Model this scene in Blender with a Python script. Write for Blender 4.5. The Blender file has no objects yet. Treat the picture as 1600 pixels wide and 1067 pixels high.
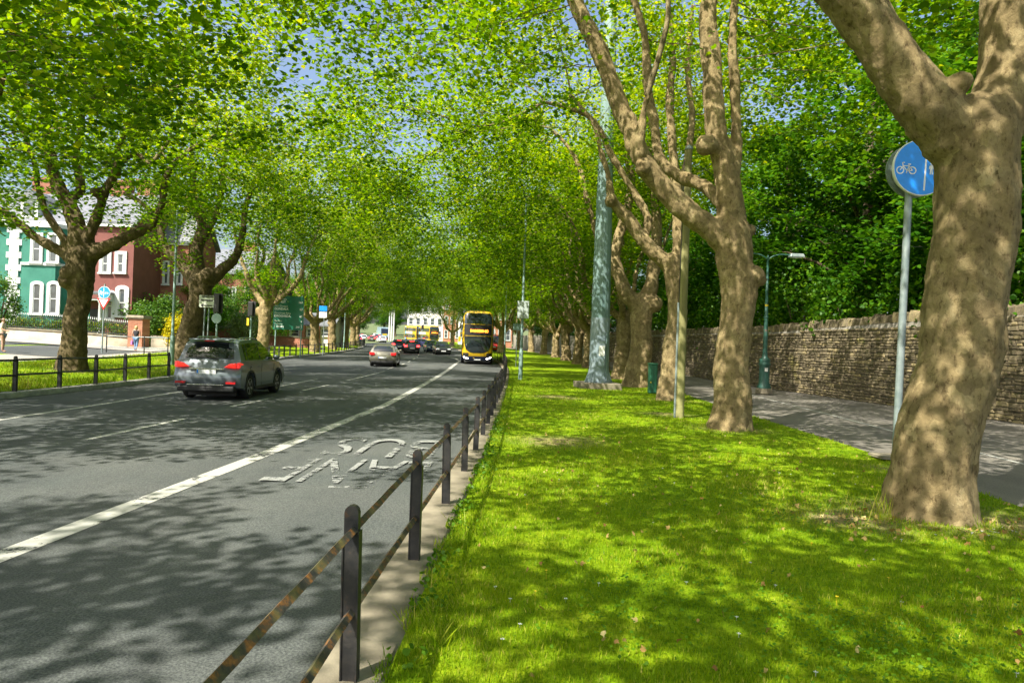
import bpy, bmesh, math, random
import numpy as np
from mathutils import Vector, Matrix, noise as mnoise

# ------------------------------------------------------------------ camera, world, sun, exposure
SC = bpy.context.scene
COL = SC.collection
RAD = math.radians
F = 1067.0                      # focal length in photo pixels (1600 wide) -> 24 mm
EYE = 1.6
ROLL = RAD(2.0)
PITCH = math.atan((541.5 - 533.5) / F)
CP = np.array([0.0, 0.0, EYE])
_f = np.array([0, math.cos(PITCH), math.sin(PITCH)])
_u0 = np.array([0, -math.sin(PITCH), math.cos(PITCH)])
_x = np.array([1.0, 0, 0])
_r = math.cos(ROLL) * _x + math.sin(ROLL) * _u0
_u = -math.sin(ROLL) * _x + math.cos(ROLL) * _u0
cam = bpy.data.cameras.new('camera')
cam.sensor_width = 36.0
cam.lens = F / 1600 * 36
cam.clip_start = 0.05
cam.clip_end = 6000
co = bpy.data.objects.new('camera', cam)
COL.objects.link(co)
M = Matrix.Identity(4)
for i in range(3):
    M[i][0] = _r[i]; M[i][1] = _u[i]; M[i][2] = -_f[i]; M[i][3] = CP[i]
co.matrix_world = M
SC.camera = co

SUN_EL = RAD(51)
SH = np.array([0.66, 0.75]); SH = SH / np.linalg.norm(SH)       # way the shadows fall on the ground
SUNDIR = np.array([SH[0] * math.cos(SUN_EL), SH[1] * math.cos(SUN_EL), -math.sin(SUN_EL)])  # light travels
W = bpy.data.worlds.new('World')
SC.world = W
W.use_nodes = True
nt = W.node_tree
for n in list(nt.nodes): nt.nodes.remove(n)
sky = nt.nodes.new('ShaderNodeTexSky')
sky.sky_type = 'NISHITA'
sky.sun_disc = False
sky.sun_elevation = SUN_EL
sky.sun_rotation = math.atan2(-SH[0], -SH[1])
sky.air_density = 1.0
sky.dust_density = 4.5
sky.ozone_density = 1.2
bg = nt.nodes.new('ShaderNodeBackground')
bg.inputs['Strength'].default_value = 0.125
wo = nt.nodes.new('ShaderNodeOutputWorld')
nt.links.new(sky.outputs[0], bg.inputs[0])
nt.links.new(bg.outputs[0], wo.inputs[0])
sl = bpy.data.lights.new('sun', 'SUN')
sl.energy = 5.0
sl.angle = RAD(0.45)
sl.color = (1.0, 0.94, 0.82)
so = bpy.data.objects.new('sun', sl)
COL.objects.link(so)
so.rotation_euler = Vector(SUNDIR).to_track_quat('-Z', 'Y').to_euler()
so.location = (-20, -25, 40)
SC.view_settings.view_transform = 'Standard'
SC.view_settings.look = 'None'
SC.view_settings.gamma = 1.0
SC.view_settings.exposure = 1.1
SC.view_settings.use_curve_mapping = False
SC.render.engine = 'CYCLES'
cy = SC.cycles
cy.max_bounces = 6
cy.diffuse_bounces = 3
cy.glossy_bounces = 2
cy.transmission_bounces = 4
cy.transparent_max_bounces = 6
cy.volume_bounces = 0
cy.caustics_reflective = False
cy.caustics_refractive = False
cy.sample_clamp_indirect = 6.0

RNG = np.random.default_rng(11)
random.seed(5)

# ------------------------------------------------------------------ pixel helpers (a pixel gives a direction only)
def ray(px, py):
    d = _r * (px - 800) + _u * (533.5 - py) + _f * F
    return d / d[1]                       # one metre of depth along y
def at(px, py, Y):
    return CP + ray(px, py) * Y
def ground(px, py, z):
    d = ray(px, py)
    return CP + d * ((z - EYE) / d[2])
def interp(pts):
    xs = [p[0] for p in pts]; ys = [p[1] for p in pts]
    return lambda v: np.interp(v, xs, ys)
def smooth(pts):
    """piecewise cubic (Catmull-Rom) through points, flat outside"""
    xs = np.array([p[0] for p in pts], float); ys = np.array([p[1] for p in pts], float)
    m = np.gradient(ys, xs)
    def fn(v):
        v = np.clip(np.asarray(v, float), xs[0], xs[-1])
        k = np.clip(np.searchsorted(xs, v, side='right') - 1, 0, len(xs) - 2)
        h = xs[k + 1] - xs[k]; t = (v - xs[k]) / h
        return ((2*t**3-3*t**2+1)*ys[k] + (t**3-2*t**2+t)*h*m[k] + (-2*t**3+3*t**2)*ys[k+1] + (t**3-t**2)*h*m[k+1])
    return fn
# plan of the place: x as a function of y (metres ahead of the camera)
road_z = smooth([(-60, -.14), (0, -.14), (38, -.14), (48, -.02), (58, .1), (80, .42), (120, .95), (165, 1.6), (220, 3.2), (300, 6.5), (420, 12)])
fence_x = smooth([(-60, -1.6), (0, -.77), (4, -.7), (10, -.52), (20, -.38), (34, -.27), (46, -.35), (56, -.75), (66, -1.7), (80, -4.0), (120, -10.5), (165, -18), (220, -29), (300, -46)])
kerb_l = smooth([(-60, -13.2), (0, -13.2), (25, -13.2), (36, -14.6), (46, -16.5), (54, -17.6), (66, -17.9), (76, -18.6), (90, -20.3), (105, -22.6), (130, -28), (165, -37), (220, -51), (300, -72)])
path_x = smooth([(-60, 5.2), (0, 5.4), (8.5, 5.9), (12, 6.3), (18, 6.55), (30, 7.0), (47, 7.2), (60, 7.0), (80, 5.8), (110, 2.6), (150, -4), (220, -18)])
wall_x = smooth([(-20, 15.2), (8, 14.8), (19.5, 14.3), (29, 13.5), (38, 12.4), (47, 11.6), (62, 10.7), (80, 9.2), (110, 5.5), (140, 0)])
def kerb_r(y): return fence_x(y) - .23
def left_rise(d): return np.interp(d, [0, .5, 3, 6, 8, 10.5, 12.5, 22, 40, 80], [0, .02, .24, .38, .42, .5, .66, .92, 1.3, 1.8])
def gz(x, y):
    """height of the ground"""
    kl = kerb_l(y); kr = kerb_r(y); v = road_z(y) + .14
    return np.where(np.asarray(x) < kl, v + left_rise(kl - x), np.where(np.asarray(x) > kr, v, road_z(y)))

# ------------------------------------------------------------------ materials
MATS = {}
def _new(name):
    m = bpy.data.materials.new(name); m.use_nodes = True
    n = m.node_tree.nodes; l = m.node_tree.links
    b = n['Principled BSDF']
    MATS[name] = m
    return m, n, l, b
def rgb(c): return (c[0], c[1], c[2], 1.0)
def ramp(n, l, fac, stops):
    r = n.new('ShaderNodeValToRGB')
    while len(r.color_ramp.elements) < len(stops): r.color_ramp.elements.new(.5)
    for e, (p, c) in zip(r.color_ramp.elements, stops):
        e.position = p; e.color = rgb(c)
    l.new(fac, r.inputs[0])
    return r.outputs[0]
def tex(n, l, scale, detail=4, rough=.6, coord='Object', typ='noise', stretch=None, dist=0):
    tc = n.new('ShaderNodeTexCoord')
    src = tc.outputs[coord]
    if stretch:
        mp = n.new('ShaderNodeMapping'); mp.inputs['Scale'].default_value = stretch
        l.new(src, mp.inputs[0]); src = mp.outputs[0]
    if typ == 'noise':
        t = n.new('ShaderNodeTexNoise'); t.inputs['Scale'].default_value = scale
        t.inputs['Detail'].default_value = detail; t.inputs['Roughness'].default_value = rough
        t.inputs['Distortion'].default_value = dist
        l.new(src, t.inputs['Vector']); return t.outputs['Fac']
    if typ == 'voronoi':
        t = n.new('ShaderNodeTexVoronoi'); t.inputs['Scale'].default_value = scale
        l.new(src, t.inputs['Vector']); return t.outputs['Distance']
def bump(n, l, b, h, strength=.4, dist=.02):
    p = n.new('ShaderNodeBump'); p.inputs['Strength'].default_value = strength; p.inputs['Distance'].default_value = dist
    l.new(h, p.inputs['Height']); l.new(p.outputs[0], b.inputs['Normal'])
def mixc(n, l, fac, a, c):
    m = n.new('ShaderNodeMix'); m.data_type = 'RGBA'
    if hasattr(fac, 'is_linked'): l.new(fac, m.inputs[0])
    else: m.inputs[0].default_value = fac
    for k, v in ((6, a), (7, c)):
        if hasattr(v, 'is_linked'): l.new(v, m.inputs[k])
        else: m.inputs[k].default_value = rgb(v)
    return m.outputs[2]
def noisy(name, c0, c1, scale=6, rough=.7, metal=0, bs=.2, bscale=None, spec=None, coat=0, detail=5, stretch=None, p0=.35, p1=.65, bdist=.01):
    m, n, l, b = _new(name)
    t = tex(n, l, scale, detail, stretch=stretch)
    l.new(ramp(n, l, t, [(p0, c0), (p1, c1)]), b.inputs['Base Color'])
    b.inputs['Roughness'].default_value = rough; b.inputs['Metallic'].default_value = metal
    if coat: b.inputs['Coat Weight'].default_value = coat; b.inputs['Coat Roughness'].default_value = .06
    if bs: bump(n, l, b, tex(n, l, bscale or scale * 4, 5), bs, bdist)
    return m
def plain(name, c, rough=.5, metal=0, coat=0, emit=None, es=0, alpha=None, trans=0):
    m, n, l, b = _new(name)
    t = tex(n, l, 9, 4)
    l.new(ramp(n, l, t, [(.3, [v * .88 for v in c]), (.7, [min(1, v * 1.06) for v in c])]), b.inputs['Base Color'])
    b.inputs['Roughness'].default_value = rough; b.inputs['Metallic'].default_value = metal
    if coat: b.inputs['Coat Weight'].default_value = coat; b.inputs['Coat Roughness'].default_value = .05
    if emit: b.inputs['Emission Color'].default_value = rgb(emit); b.inputs['Emission Strength'].default_value = es
    if trans: b.inputs['Transmission Weight'].default_value = trans
    return m

def leaf_mat(name, stops, trans=.5, rough=.45, tint=(1.25, 1.15, .5)):
    m, n, l, b = _new(name)
    out = n['Material Output']
    at_ = n.new('ShaderNodeAttribute'); at_.attribute_name = 'rnd'
    c = ramp(n, l, at_.outputs['Fac'], stops)
    l.new(c, b.inputs['Base Color'])
    b.inputs['Roughness'].default_value = rough
    b.inputs['Specular IOR Level'].default_value = .22
    tr = n.new('ShaderNodeBsdfTranslucent')
    mu = n.new('ShaderNodeMix'); mu.data_type = 'RGBA'; mu.blend_type = 'MULTIPLY'; mu.inputs[0].default_value = 1
    l.new(c, mu.inputs[6]); mu.inputs[7].default_value = rgb(tint)
    l.new(mu.outputs[2], tr.inputs[0])
    mx = n.new('ShaderNodeMixShader'); mx.inputs[0].default_value = trans
    l.new(b.outputs[0], mx.inputs[1]); l.new(tr.outputs[0], mx.inputs[2]); l.new(mx.outputs[0], out.inputs['Surface'])
    return m
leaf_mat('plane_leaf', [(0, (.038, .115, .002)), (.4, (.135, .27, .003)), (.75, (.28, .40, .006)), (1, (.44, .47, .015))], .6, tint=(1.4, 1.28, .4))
leaf_mat('wood_leaf', [(0, (.016, .075, .004)), (.5, (.06, .185, .007)), (1, (.17, .32, .012))], .5)
leaf_mat('shrub_leaf', [(0, (.03, .10, .012)), (.5, (.07, .17, .02)), (1, (.16, .27, .03))], .4)
leaf_mat('silver_leaf', [(0, (.10, .16, .08)), (.5, (.2, .27, .14)), (1, (.34, .4, .22))], .3)
leaf_mat('yellow_leaf', [(0, (.30, .30, .01)), (.5, (.5, .45, .01)), (1, (.7, .6, .02))], .4)
leaf_mat('grass_blade', [(0, (.075, .17, .003)), (.4, (.18, .31, .004)), (.75, (.31, .40, .008)), (1, (.52, .47, .11))], .4)
leaf_mat('clover_leaf', [(0, (.05, .15, .006)), (1, (.13, .26, .012))], .4)
leaf_mat('litter', [(0, (.22, .10, .03)), (.5, (.40, .28, .09)), (1, (.58, .50, .22))], .2, .8)

def asphalt(name, c0, c1, sp=1.0):
    m, n, l, b = _new(name)
    big = tex(n, l, .35, 5, .65)
    fine = tex(n, l, 62, 4, .85)
    agg = tex(n, l, 48, 2, .5, typ='voronoi')
    base0 = ramp(n, l, big, [(.3, c0), (.7, c1)])
    trk = ramp(n, l, tex(n, l, .9, 4, .6, stretch=(1, .04, 1)), [(.35, (.82, .82, .83)), (.65, (1.12, 1.12, 1.1))])
    mt = n.new('ShaderNodeMix'); mt.data_type = 'RGBA'; mt.blend_type = 'MULTIPLY'; mt.inputs[0].default_value = 1
    l.new(base0, mt.inputs[6]); l.new(trk, mt.inputs[7]); base = mt.outputs[2]
    f2 = ramp(n, l, fine, [(.40, (.38, .39, .40)), (.60, (1.62, 1.58, 1.5))])
    mu = n.new('ShaderNodeMix'); mu.data_type = 'RGBA'; mu.blend_type = 'MULTIPLY'; mu.inputs[0].default_value = .8 * sp
    l.new(base, mu.inputs[6]); l.new(f2, mu.inputs[7])
    l.new(mu.outputs[2], b.inputs['Base Color'])
    b.inputs['Roughness'].default_value = .88
    b.inputs['Specular IOR Level'].default_value = .3
    bump(n, l, b, agg, .5, .006)
    return m
asphalt('asphalt', (.054, .064, .066), (.088, .094, .092))
asphalt('path_asphalt', (.13, .123, .11), (.185, .17, .145), .7)
asphalt('pavement', (.26, .25, .23), (.36, .34, .30), .5)

def paint_mat(name, c, wear=.48):
    """worn road paint: patches where the asphalt shows through"""
    m, n, l, b = _new(name)
    w = tex(n, l, 9, 7, .75); w2 = tex(n, l, .8, 3, .6)
    ad = n.new('ShaderNodeMath'); ad.operation = 'MULTIPLY_ADD'
    l.new(w2, ad.inputs[0]); ad.inputs[1].default_value = .9; l.new(w, ad.inputs[2])
    cc = ramp(n, l, ad.outputs[0], [(wear * 1.42, (0, 0, 0)), (wear * 1.42 + .09, (1, 1, 1))])
    l.new(ramp(n, l, tex(n, l, 40, 5, .7), [(.3, [v * .8 for v in c]), (.7, c)]), b.inputs['Base Color']); b.inputs['Roughness'].default_value = .75
    tp = n.new('ShaderNodeBsdfTransparent'); mx = n.new('ShaderNodeMixShader')
    l.new(cc, mx.inputs[0]); l.new(tp.outputs[0], mx.inputs[1]); l.new(b.outputs[0], mx.inputs[2]); l.new(mx.outputs[0], n['Material Output'].inputs['Surface'])
    return m
paint_mat('line_paint', (.42, .42, .38), .545)
paint_mat('worn_paint', (.27, .28, .27), .64)

def bark(name, cols, bs=.6, scale=2.2):
    m, n, l, b = _new(name)
    t = tex(n, l, scale, 9, .7, dist=.9)
    t2 = tex(n, l, scale * 8, 8, .78, stretch=(1, 1, .5))
    c = ramp(n, l, t, [(.30, cols[0]), (.46, cols[1]), (.56, cols[2]), (.72, cols[3])])
    d = ramp(n, l, t2, [(.36, (.30, .26, .22)), (.47, (.92, .91, .88)), (.70, (1.15, 1.14, 1.1))])
    mu = n.new('ShaderNodeMix'); mu.data_type = 'RGBA'; mu.blend_type = 'MULTIPLY'; mu.inputs[0].default_value = .9
    l.new(c, mu.inputs[6]); l.new(d, mu.inputs[7])
    # flaking plates: irregular cells, each of a slightly different tone
    tc = n.new('ShaderNodeTexCoord'); nv = n.new('ShaderNodeTexNoise'); nv.inputs['Scale'].default_value = 5; nv.inputs['Detail'].default_value = 4
    l.new(tc.outputs['Object'], nv.inputs['Vector'])
    va = n.new('ShaderNodeVectorMath'); va.operation = 'MULTIPLY_ADD'; l.new(nv.outputs['Color'], va.inputs[0]); va.inputs[1].default_value = (.34, .34, .34); l.new(tc.outputs['Object'], va.inputs[2])
    vo = n.new('ShaderNodeTexVoronoi'); vo.inputs['Scale'].default_value = scale * 2.6; l.new(va.outputs[0], vo.inputs['Vector'])
    sp_ = n.new('ShaderNodeSeparateColor'); l.new(vo.outputs['Color'], sp_.inputs[0])
    pl_ = ramp(n, l, sp_.outputs[0], [(0, (.70, .70, .68)), (.5, (.95, .93, .88)), (.85, (1.12, 1.12, 1.10)), (1, (1.4, 1.42, 1.4))])
    m2 = n.new('ShaderNodeMix'); m2.data_type = 'RGBA'; m2.blend_type = 'MULTIPLY'; m2.inputs[0].default_value = .8
    l.new(mu.outputs[2], m2.inputs[6]); l.new(pl_, m2.inputs[7])
    l.new(m2.outputs[2], b.inputs['Base Color']); b.inputs['Roughness'].default_value = .9
    b.inputs['Specular IOR Level'].default_value = .2
    ad = n.new('ShaderNodeMath'); ad.operation = 'MULTIPLY_ADD'; l.new(t, ad.inputs[0]); ad.inputs[1].default_value = .6; l.new(t2, ad.inputs[2])
    bump(n, l, b, ad.outputs[0], bs, .04)
    return m
bark('plane_bark', [(.17, .13, .068), (.26, .20, .105), (.32, .25, .135), (.39, .32, .185)], .85)
bark('limb_bark', [(.13, .105, .06), (.21, .17, .095), (.27, .22, .13), (.34, .29, .18)], .7, 3.2)
bark('shaded_bark', [(.065, .05, .028), (.11, .085, .045), (.145, .112, .062), (.21, .17, .10)], .85)  # darker plane bark for the left trunks, their shade put into the colour
bark('dark_bark', [(.07, .055, .035), (.12, .095, .06), (.16, .13, .085), (.2, .17, .12)], .7)

noisy('concrete', (.15, .13, .09), (.28, .245, .175), 2.6, .9, bs=.35, bscale=40)
noisy('kerb_stone', (.22, .22, .19), (.38, .37, .32), 4, .9, bs=.3, bscale=40)
noisy('wall_render', (.32, .28, .20), (.50, .44, .33), 1.6, .9, bs=.2)
def fence_mat():
    m, n, l, b = _new('fence_iron')
    t = tex(n, l, 14, 8, .7); t2 = tex(n, l, 5, 5, .6)
    c = ramp(n, l, t, [(.42, (.020, .022, .022)), (.51, (.05, .046, .036)), (.57, (.15, .068, .022)), (.66, (.30, .13, .03))])
    c2 = ramp(n, l, t2, [(.50, (0, 0, 0)), (.64, (.8, .8, .8))])
    l.new(mixc(n, l, c2, c, (.17, .15, .045)), b.inputs['Base Color'])
    b.inputs['Roughness'].default_value = .62
    bump(n, l, b, t, .6, .006)
fence_mat()
def ironpost_mat():
    m, n, l, b = _new('post_iron')
    t = tex(n, l, 10, 8, .7)
    c = ramp(n, l, t, [(.42, (.016, .017, .019)), (.58, (.036, .034, .032)), (.66, (.10, .05, .022)), (.72, (.15, .13, .10))])
    l.new(c, b.inputs['Base Color']); b.inputs['Roughness'].default_value = .45
    bump(n, l, b, t, .6, .006)
ironpost_mat()
noisy('black_iron', (.014, .015, .016), (.034, .034, .034), 8, .5, bs=.2)
noisy('mast_upper', (.12, .20, .195), (.19, .275, .265), 1.2, .55, bs=.08, stretch=(1, 1, .3))
noisy('mast_lower', (.16, .225, .26), (.25, .31, .34), 2.0, .5, bs=.08)
noisy('galvanised', (.18, .23, .23), (.28, .33, .33), 5, .45, metal=.25, bs=.05)
noisy('lamp_green', (.022, .085, .065), (.04, .12, .095), 6, .45, bs=.05)
noisy('lamp_grey_green', (.16, .26, .24), (.25, .35, .33), 4, .5, bs=.05)
noisy('pole_wood', (.17, .16, .06), (.33, .31, .13), 3, .85, bs=.5, stretch=(1, 1, .08))
noisy('cabinet_green', (.012, .085, .045), (.02, .12, .065), 4, .45, bs=.03)
noisy('box_grey', (.36, .42, .41), (.46, .52, .50), 5, .5, bs=.04)
plain('white_paint', (.56, .58, .57), .5)
plain('sign_blue', (.008, .27, .95), .35, coat=.3)
plain('sign_white', (.82, .82, .82), .4)
plain('sign_red', (.62, .015, .02), .4)
plain('sign_green', (.008, .13, .075), .4)
plain('sign_black', (.015, .015, .015), .5)
plain('sign_cream', (.62, .66, .55), .5)
plain('sign_yellow', (.7, .5, .02), .5)
plain('sticker_white', (.75, .76, .74), .5)
plain('sticker_red', (.6, .03, .03), .5)
noisy('rubber', (.012, .012, .012), (.022, .022, .022), 20, .85, bs=.1)
plain('rim_metal', (.40, .41, .42), .3, metal=.8)
plain('dark_plastic', (.02, .021, .022), .6)
plain('tail_red', (.55, .012, .02), .2, coat=.6, emit=(1, .03, .02), es=.35)
plain('brake_lit', (.7, .01, .02), .2, emit=(1, .03, .03), es=6)
plain('reflector_red', (.5, .012, .015), .3)
plain('lamp_clear', (.85, .85, .82), .15, emit=(1, .95, .85), es=5)
plain('lens_off', (.7, .72, .74), .12, coat=.5)
plain('plate_white', (.72, .74, .74), .4)
plain('led_orange', (.9, .2, .02), .4, emit=(1, .22, .02), es=3.5)
plain('chrome', (.6, .62, .64), .15, metal=1)
def car_paint(name, c, metal=.35, rough=.32):
    m, n, l, b = _new(name)
    t = tex(n, l, 300, 2); l.new(ramp(n, l, t, [(.3, [v * .9 for v in c]), (.7, [min(1, v * 1.1) for v in c])]), b.inputs['Base Color'])
    b.inputs['Metallic'].default_value = metal; b.inputs['Roughness'].default_value = rough
    b.inputs['Coat Weight'].default_value = .8; b.inputs['Coat Roughness'].default_value = .05
car_paint('paint_grey', (.15, .18, .205))
car_paint('paint_silver', (.14, .135, .10))
car_paint('paint_black', (.012, .013, .014), 0)
car_paint('paint_navy', (.015, .03, .075), .2)
car_paint('paint_white', (.75, .76, .76), 0)
car_paint('paint_lightblue', (.32, .45, .55), .1)
car_paint('paint_red', (.5, .02, .02), 0)
car_paint('paint_violet', (.10, .11, .28), .2)
car_paint('bus_yellow', (.60, .385, .008), 0, .4)
car_paint('bus_blue', (.006, .02, .09), 0, .4)
car_paint('bus_sky', (.16, .42, .62), 0, .4)
car_paint('bus_white', (.78, .78, .74), 0, .4)
def glass_mat(name, c, rough=.04):
    m, n, l, b = _new(name)
    t = tex(n, l, 2.5, 3); l.new(ramp(n, l, t, [(.3, c), (.7, [v * 1.6 for v in c])]), b.inputs['Base Color'])
    b.inputs['Roughness'].default_value = rough; b.inputs['Specular IOR Level'].default_value = .8
    b.inputs['Coat Weight'].default_value = .5; b.inputs['Coat Roughness'].default_value = .02
glass_mat('car_glass', (.010, .014, .014))
glass_mat('bus_glass', (.010, .016, .018))
glass_mat('window_glass', (.05, .06, .065), .06)
noisy('skin', (.42, .24, .16), (.52, .31, .22), 20, .6, bs=0)
noisy('hair_blond', (.42, .28, .10), (.60, .44, .20), 30, .6, bs=.2)
noisy('hair_brown', (.07, .04, .025), (.12, .07, .04), 30, .6, bs=.2)
noisy('denim', (.09, .16, .28), (.16, .26, .40), 25, .9, bs=.1)
noisy('black_cloth', (.014, .014, .018), (.03, .03, .036), 25, .9, bs=.1)
noisy('cream_cloth', (.5, .42, .33), (.62, .55, .44), 20, .9, bs=.1)
noisy('pink_bag', (.45, .10, .32), (.6, .2, .45), 10, .6, bs=.05)
noisy('shoe', (.05, .05, .05), (.5, .5, .48), 40, .7, bs=0)

def brick_mat(name, c0, c1, mortar, scale=1.0):
    m, n, l, b = _new(name)
    tc = n.new('ShaderNodeTexCoord')
    mp = n.new('ShaderNodeMapping'); mp.inputs['Rotation'].default_value = (RAD(90), 0, 0)
    l.new(tc.outputs['Object'], mp.inputs[0])
    br = n.new('ShaderNodeTexBrick'); br.inputs['Scale'].default_value = 1 / scale
    br.inputs['Brick Width'].default_value = .22; br.inputs['Row Height'].default_value = .075; br.inputs['Mortar Size'].default_value = .006
    br.inputs['Color1'].default_value = rgb(c0); br.inputs['Color2'].default_value = rgb(c1); br.inputs['Mortar'].default_value = rgb(mortar)
    l.new(mp.outputs[0], br.inputs['Vector'])
    t = tex(n, l, .8, 5)
    d = ramp(n, l, t, [(.3, (.72, .7, .68)), (.7, (1.1, 1.1, 1.1))])
    mu = n.new('ShaderNodeMix'); mu.data_type = 'RGBA'; mu.blend_type = 'MULTIPLY'; mu.inputs[0].default_value = 1
    l.new(br.outputs['Color'], mu.inputs[6]); l.new(d, mu.inputs[7])
    l.new(mu.outputs[2], b.inputs['Base Color']); b.inputs['Roughness'].default_value = .9
brick_mat('red_brick', (.30, .095, .05), (.24, .07, .04), (.32, .25, .19))
brick_mat('pier_brick', (.42, .16, .08), (.33, .11, .055), (.4, .33, .25))
noisy('green_render', (.025, .15, .11), (.038, .19, .14), 1.5, .85, bs=.06)
noisy('maroon_render', (.16, .055, .045), (.20, .07, .058), 1.5, .85, bs=.06)
noisy('white_render', (.66, .65, .60), (.78, .77, .72), 1.5, .85, bs=.06)
noisy('slate', (.10, .11, .125), (.19, .20, .22), 5, .6, bs=.4)
noisy('terracotta', (.35, .14, .07), (.5, .22, .11), 6, .85, bs=.2)
def stone_mat(name):
    m, n, l, b = _new(name)
    oi = n.new('ShaderNodeAttribute'); oi.attribute_name = 'tint'
    t = tex(n, l, 5, 7, .65); t2 = tex(n, l, 1.3, 4, .6)
    c = ramp(n, l, oi.outputs['Fac'], [(0, (.115, .095, .06)), (.45, (.165, .135, .085)), (.8, (.21, .175, .11)), (1, (.32, .26, .14))])
    d = ramp(n, l, t, [(.3, (.6, .6, .6)), (.7, (1.25, 1.22, 1.15))])
    mu = n.new('ShaderNodeMix'); mu.data_type = 'RGBA'; mu.blend_type = 'MULTIPLY'; mu.inputs[0].default_value = 1
    l.new(c, mu.inputs[6]); l.new(d, mu.inputs[7])
    li = ramp(n, l, t2, [(.60, (0, 0, 0)), (.72, (.55, .55, .55))])
    l.new(mixc(n, l, li, mu.outputs[2], (.30, .27, .07)), b.inputs['Base Color'])
    b.inputs['Roughness'].default_value = .95
    bump(n, l, b, t, .7, .03)
stone_mat('wall_stone')
noisy('mortar', (.14, .13, .105), (.23, .21, .17), 5, .95, bs=.5)
def grass_ground():
    m, n, l, b = _new('grass_ground')
    at_ = n.new('ShaderNodeAttribute'); at_.attribute_name = 'bare'
    t = tex(n, l, 1.4, 7, .7); t2 = tex(n, l, 26, 6, .75); t3 = tex(n, l, .28, 3, .5)
    c = ramp(n, l, t, [(.28, (.10, .18, .004)), (.46, (.17, .28, .005)), (.60, (.25, .34, .009)), (.78, (.36, .37, .05))])
    d = ramp(n, l, t2, [(.30, (.45, .5, .4)), (.55, (1, 1, 1)), (.8, (1.4, 1.3, 1.1))])
    mu = n.new('ShaderNodeMix'); mu.data_type = 'RGBA'; mu.blend_type = 'MULTIPLY'; mu.inputs[0].default_value = 1
    l.new(c, mu.inputs[6]); l.new(d, mu.inputs[7])
    soil = ramp(n, l, t2, [(.3, (.16, .115, .06)), (.7, (.32, .25, .14))])
    l.new(mixc(n, l, at_.outputs['Fac'], mu.outputs[2], soil), b.inputs['Base Color'])
    b.inputs['Roughness'].default_value = .95; b.inputs['Specular IOR Level'].default_value = .1
    bump(n, l, b, t2, .8, .03)
grass_ground()
noisy('far_ground', (.07, .10, .03), (.12, .15, .05), .6, .95, bs=.2)

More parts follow.
